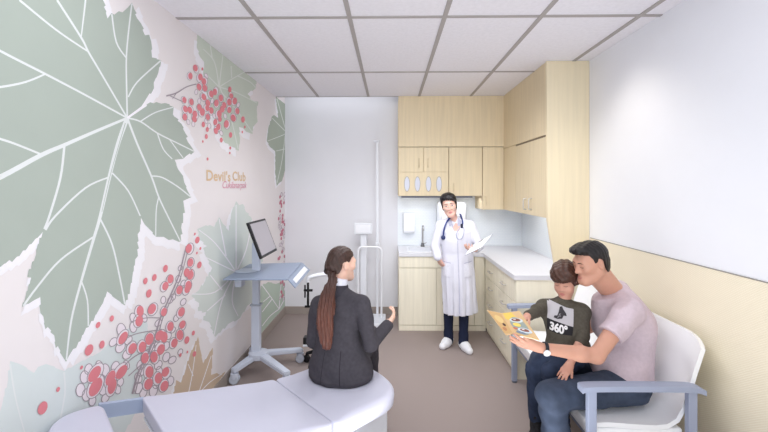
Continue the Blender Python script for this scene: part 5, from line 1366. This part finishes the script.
    for q in (((442.3, 262.5), (451.5, 263.5), (451.2, 278), (442.8, 277.5)), ((464, 263.5), (473, 262), (473.2, 277), (464.4, 278))):
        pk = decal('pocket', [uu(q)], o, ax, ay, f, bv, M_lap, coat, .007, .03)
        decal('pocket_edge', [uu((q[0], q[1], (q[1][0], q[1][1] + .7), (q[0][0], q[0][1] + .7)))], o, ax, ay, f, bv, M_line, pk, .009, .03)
    S = Solid(); S.ell(C + V3((0, -.01, .02)), (.105, .088, .14), Rt, .03); S.cut(N + V3((0, -.05, -.035)), V3((0, -.5, 1)))
    S.cone(N + V3((0, -.03, -.02)), N + V3((.01, -.16, -.15)), .05, .02, .02, '-')
    S.mesh('blouse', .006, cloth_mat('blouse_white', (238, 236, 244)), root)
    S = Solid(); S.ell(P, (.152, .105, .11), Rt, .05)
    for a, b, c in ((hL, kL, aL), (hR, kR, aR)): S.cone(a, b, .08, .055, .04); S.cone(b, c + V3((0, 0, .03)), .055, .045, .02); S.cone(c + V3((0, 0, .03)), c + V3((0, 0, -.05)), .047, .052, .02)
    S.mesh('trousers', .006, cloth_mat('navy_trousers', (38, 44, 66)), root)
    for a, d in ((aR, V3((-.55, -.8, 0))), (aL, V3((.25, -.95, 0)))):
        d = d.normalized(); S = Solid(); g = V3((a.x, a.y, 0))
        S.cone(g + d * -.035 + V3((0, 0, .045)), g + d * .055 + V3((0, 0, .042)), .042, .044, .02); S.cone(g + d * .05 + V3((0, 0, .040)), g + d * .135 + V3((0, 0, .032)), .045, .036, .03)
        S.cone(g + V3((0, 0, .05)), g + V3((0, 0, .085)), .045, .044, .02); S.cut(g + V3((0, 0, .002)), V3((0, 0, -1)))
        sh = S.mesh('shoe', .005, mat('white_trainer', (240, 240, 244), .5), root)
    hs = cap_hair(H, [(-.13, -.09), (-.06, -.09), (-.04, -.06), (-.02, -.035), (.015, -.03), (.028, .006), (.042, .045), (.07, .060), (.13, .066)], .012,
                  [('e', (.010, .02, .092), (.064, .066, .030), .05), ('e', (-.05, .04, .06), (.03, .05, .04), .03)], .0012, 160, asym=.2)
    hs.mesh('hair', .0042, hair_mat('black_hair', (24, 20, 24)), root)
    face_marks(H, body, root, (40, 30, 30), (198, 122, 122), open_=1.0, browz=.022)
    return root, dict(coat=coat, wL=wL, N=N)

FA, fa = father(); BOY = boy(); WO = woman(); DR, dd = doctor()

# ------------------------------------------------------------------ stethoscope round the doctor's neck
M_tubeb = mat('stethoscope_blue', (50, 66, 130), rough=0.4); M_tubew = mat('stethoscope_pale', (176, 178, 200), rough=0.35)
stt = thing('stethoscope', 'blue stethoscope hanging round the neck of the doctor in the white coat', 'stethoscope', dd['N'])
bv = bvh_of(dd['coat'])
def on_coat(px, py, off=.010):
    r = ray(px, py); h = bv.ray_cast(CAM, r.normalized(), 8)
    return (h[0] - r.normalized() * off) if h[0] is not None else PD(px, py, 3.98)
N_ = dd['N']
left = [on_coat(443.3, 236.5), on_coat(443.8, 231), on_coat(445.2, 225.5), on_coat(447.5, 220.8), PD(450.5, 217.2, 4.03), N_ + V3((-.068, -.0, .03)), N_ + V3((-.03, .075, .035)), N_ + V3((.03, .075, .035)), N_ + V3((.068, .0, .03)), PD(460.0, 214.2, 4.02), on_coat(461.8, 218.5, .012), on_coat(462.6, 223), on_coat(461.8, 226)]
tube('tube', smooth_path(left, 4), .0085, M_tubeb, stt, 8)
lp = [on_coat(461.8, 226), on_coat(458.4, 229.5), on_coat(456.6, 234), on_coat(457.4, 238.5), on_coat(459.5, 239.3)]
rp = [on_coat(461.8, 226), on_coat(464, 229), on_coat(463.6, 234), on_coat(462, 238.3), on_coat(460.3, 239.2)]
for q in (lp, rp): tube('binaural', smooth_path(q, 4), .0048, M_tubew, stt, 6)
bm = BM(); c = on_coat(443.3, 237.5, .008); add_lathe(bm, [(0, -.006), (.020, -.006), (.024, 0), (.020, .010), (.010, .016), (0, .016)], c, (-.1, -1, .1), 18); obj('chest_piece', bm, mat('stethoscope_navy', (44, 54, 100), .35), stt, True)
bm = BM(); c = on_coat(461.8, 226, .012); add_tube(bm, [c + V3((0, 0, .022)), c - V3((0, 0, .022))], .012, 8); obj('joint', bm, mat('joint_dark', (38, 42, 66), .4), stt, True)

# ------------------------------------------------------------------ clipboard in the doctor's left hand
cb = thing('clipboard', 'grey-white clipboard of papers held out in the doctor\'s left hand', 'clipboard', dd['wL'])
q = [PD(464.6, 255.5, 3.70), PD(470.5, 247.0, 3.78), PD(493.0, 233.8, 3.86), PD(482.5, 247.0, 3.74)]
nn = (q[1] - q[0]).cross(q[3] - q[0]).normalized()
if nn.dot(CAM - q[0]) < 0: nn = -nn
prism('board', q, nn * -.006, mat('clipboard_grey', (190, 192, 202), .5), cb, .0015)
cc = sum(q, V3()) / 4
prism('paper', [cc + (p - cc) * .93 + nn * .0005 for p in q], nn * .002, mat('paper_white', (240, 240, 246), .8), cb)
e0, e1 = q[1].lerp(q[2], .38), q[1].lerp(q[2], .58); iw = (q[3] - q[2]).normalized() * .025
prism('clip', [e0 + nn * .003, e1 + nn * .003, e1 + iw + nn * .003, e0 + iw + nn * .003], nn * .006, M_steel, cb, .001)

# ------------------------------------------------------------------ the open picture book
bk = thing('picture_book', 'open orange and yellow picture book held up by the man for the boy', 'book', PD(515, 325, 2.2))
Bt, Bb = PD(501.5, 313.0, 2.26), PD(513.5, 333.5, 2.12)       # spine top and bottom
Rt_, Rb_ = PD(519.5, 310.8, 2.20), PD(539.3, 339.8, 2.06)
Lt_, Lb_ = PD(486.8, 310.0, 2.34), PD(505.5, 334.8, 2.24)
def on_plane(px, py, a, b, c):
    n_ = (b - a).cross(c - a); r = ray(px, py); return CAM + r * ((a - CAM).dot(n_) / r.dot(n_))
Rb_ = on_plane(539.3, 339.8, Bt, Rt_, Bb); Lb_ = on_plane(505.5, 334.8, Bt, Lt_, Bb)
def slab(name, a, b, c, d, th, m, parent, inset=0):
    n_ = (b - a).cross(d - a).normalized()
    if n_.dot(CAM - a) < 0: n_ = -n_
    cen_ = (a + b + c + d) / 4
    pts = [p + (cen_ - p).normalized() * inset for p in (a, b, c, d)]
    return prism(name, pts, n_ * th, m, parent), n_
M_cov = mat('book_orange', (214, 178, 130), rough=0.5, var=.05, scale=12)
co_, n1 = slab('back_cover', Bt, Rt_, Rb_, Bb, -.006, M_cov, bk); cl_, n2 = slab('front_cover', Lt_, Bt, Bb, Lb_, -.006, M_cov, bk)
# paper block behind the covers
prism('pages', [p - n1 * .0065 for p in (Bt.lerp(Rt_, .04), Bt.lerp(Rt_, .96), Bb.lerp(Rb_, .96), Bb.lerp(Rb_, .04))], -n1 * .006, mat('page_cream', (238, 226, 204), .8), bk)
def on_page(u, v, quad, n_, off):
    a, b, c, d = quad; return a.lerp(b, u).lerp(d.lerp(c, u), v) + n_ * off
def page_shapes(parent, quad, n_, shapes):
    for lev, (col_, pts) in enumerate(shapes):
        bm = BM(); vs = [bm.verts.new(on_page(u, v, quad, n_, .0008 + lev * .00012)) for u, v in pts]
        tr = tessellate_polygon([[V3((u, v, 0)) for u, v in pts]])
        for t in tr: bm.faces.new([vs[i] for i in t])
        PAGE.append((bm, col_))
def el2(cx, cy, rx, ry, rot=0, n=18):
    return [(cx + rx * math.cos(t) * math.cos(rot) - ry * math.sin(t) * math.sin(rot), cy + rx * math.cos(t) * math.sin(rot) + ry * math.sin(t) * math.cos(rot)) for t in [2 * PI * k / n for k in range(n)]]
PAGE = []
Q1 = (Bt, Rt_, Rb_, Bb); Q2 = (Lt_, Bt, Bb, Lb_)
page_shapes(co_, Q1, n1, [((230, 196, 92), [(.05, .03), (.52, .03), (.62, .22), (.5, .42), (.2, .38), (.04, .3)]), ((150, 158, 150), el2(.5, .58, .36, .36)), ((206, 214, 214), el2(.52, .36, .32, .10)), ((128, 74, 62), el2(.52, .345, .22, .065)), ((226, 208, 196), el2(.47, .325, .07, .02)), ((232, 206, 104), el2(.42, .55, .18, .08)), ((206, 216, 222), el2(.62, .76, .30, .10)), ((140, 84, 70), el2(.62, .745, .2, .06)), ((234, 226, 216), el2(.58, .725, .06, .02)), ((196, 110, 86), el2(.25, .72, .1, .05)), ((120, 134, 150), el2(.38, .88, .2, .05))])
page_shapes(cl_, Q2, n2, [((206, 166, 112), [(.06, .05), (.94, .05), (.94, .95), (.06, .95)]), ((222, 190, 128), el2(.5, .35, .3, .18)), ((92, 66, 56), el2(.62, .60, .14, .07)), ((186, 128, 88), el2(.4, .78, .2, .08))])
cols = {}
for i, (bm, c) in enumerate(PAGE):
    cols.setdefault(c, []).append(bm)
big = BM(); ms = []
for c, bms in cols.items():
    ms.append(mat('book_print_%d_%d_%d' % c, c, rough=0.5, var=.02))
    for b in bms:
        for f_ in b.faces:
            nf = big.faces.new([big.verts.new(v.co) for v in f_.verts]); nf.material_index = len(ms) - 1
        b.free()
for f_ in big.faces:
    f_.normal_update()
    if f_.normal.dot(n1) < 0 and f_.normal.dot(n2) < 0: f_.normal_flip()
me = bpy.data.meshes.new('illustration'); big.to_mesh(me); big.free(); link('illustration', me, ms, bk)
WORLD, P_CEIL, P_FILL, P_UP, P_COVE, P_BACK, P_SPOT, EXPO = 0.78, 19, 200, 18, 2.0, 8, 24, 0.02
P_DOWN, P_UC = 51, 1.6
# ------------------------------------------------------------------ camera and light
cam = bpy.data.cameras.new('camera'); co = bpy.data.objects.new('camera', cam); col.objects.link(co)
cam.sensor_width = 36.0; cam.lens = F / 768 * 36.0
cam.shift_y = -(216 - HOR) / 768.0
cam.clip_start = 0.05
co.location = CAM; co.rotation_euler = (PI / 2, 0, YAW)
scn.camera = co
w = bpy.data.worlds.new('World'); scn.world = w; w.use_nodes = True
bg = w.node_tree.nodes['Background']; bg.inputs['Color'].default_value = (0.84, 0.90, 1.0, 1); bg.inputs['Strength'].default_value = WORLD
def area(name, loc, rot, sx, sy, power, color=(1, 1, 1)):
    l = bpy.data.lights.new(name, 'AREA'); l.shape = 'RECTANGLE'; l.size = sx; l.size_y = sy; l.energy = power; l.color = color
    o = bpy.data.objects.new(name, l); col.objects.link(o); o.location = loc; o.rotation_euler = rot; return o
area('ceiling_fill_light', (-0.1, 1.2, ZC - 0.03), (0, 0, 0), 2.2, 1.6, P_CEIL, (0.95, 0.975, 1.0))  # added fill lamp out of frame, no fixture modelled
area('behind_camera_fill', (0.1, -7.0, 1.7), (PI / 2, 0, 0), 5.0, 3.6, P_FILL, (0.93, 0.965, 1.0))  # added lamp beyond the open end, carries light to the back wall
area('upward_fill_light', (0.3, 1.4, 0.35), (PI, 0, 0), 1.2, 1.4, P_UP, (0.96, 0.98, 1.0))  # added upward lamp near the floor, lifts the ceiling
area('cove_light', (-0.62, 5.0, 3.0), (0, 0, 0), 1.3, 0.25, P_COVE, (0.93, 0.96, 1))
area('back_fill_light', (0.1, 2.12, 2.66), (math.radians(52), 0, 0), 1.3, 0.35, P_BACK, (0.97, 0.98, 1.0)).data.spread = math.radians(95)  # added tilted lamp out of frame, brightens the far end of the room
s = bpy.data.lights.new('downlight', 'SPOT'); s.energy = P_SPOT; s.spot_size = 1.9; s.spot_blend = 1.0; s.color = (1, 0.93, 0.82); s.shadow_soft_size = 0.12
so = bpy.data.objects.new('downlight', s); col.objects.link(so); so.location = (1.15, 2.80, 2.72); so.rotation_euler = (0.0, -0.35, 0)
for (x, y_, e) in ((-0.3, 3.45, 1.0), (0.5, 3.5, 1.15), (0.15, 2.6, 0.55)):  # added unseen spots at ceiling height, general fill without fittings
    s = bpy.data.lights.new('ceiling_fill_spot', 'SPOT'); s.energy = P_DOWN * e; s.spot_size = 2.75; s.spot_blend = 1.0; s.color = (0.97, 0.985, 1.0); s.shadow_soft_size = 0.2
    so = bpy.data.objects.new('ceiling_fill_spot', s); col.objects.link(so); so.location = (x, y_, ZC - 0.03)
area('under_cabinet_lamp', (0.62, YF + 0.13, zb - 0.024), (0, 0, 0), 0.9, 0.06, P_UC, (0.95, 0.97, 1.0))
area('under_cabinet_lamp', (XF + 0.16, 4.1, zbs - 0.006), (0, 0, 0), 0.06, 1.0, P_UC * .8, (0.95, 0.97, 1.0))  # added lamp without a fixture, brightens the side splashback
scn.view_settings.view_transform = 'Standard'
scn.view_settings.exposure = EXPO
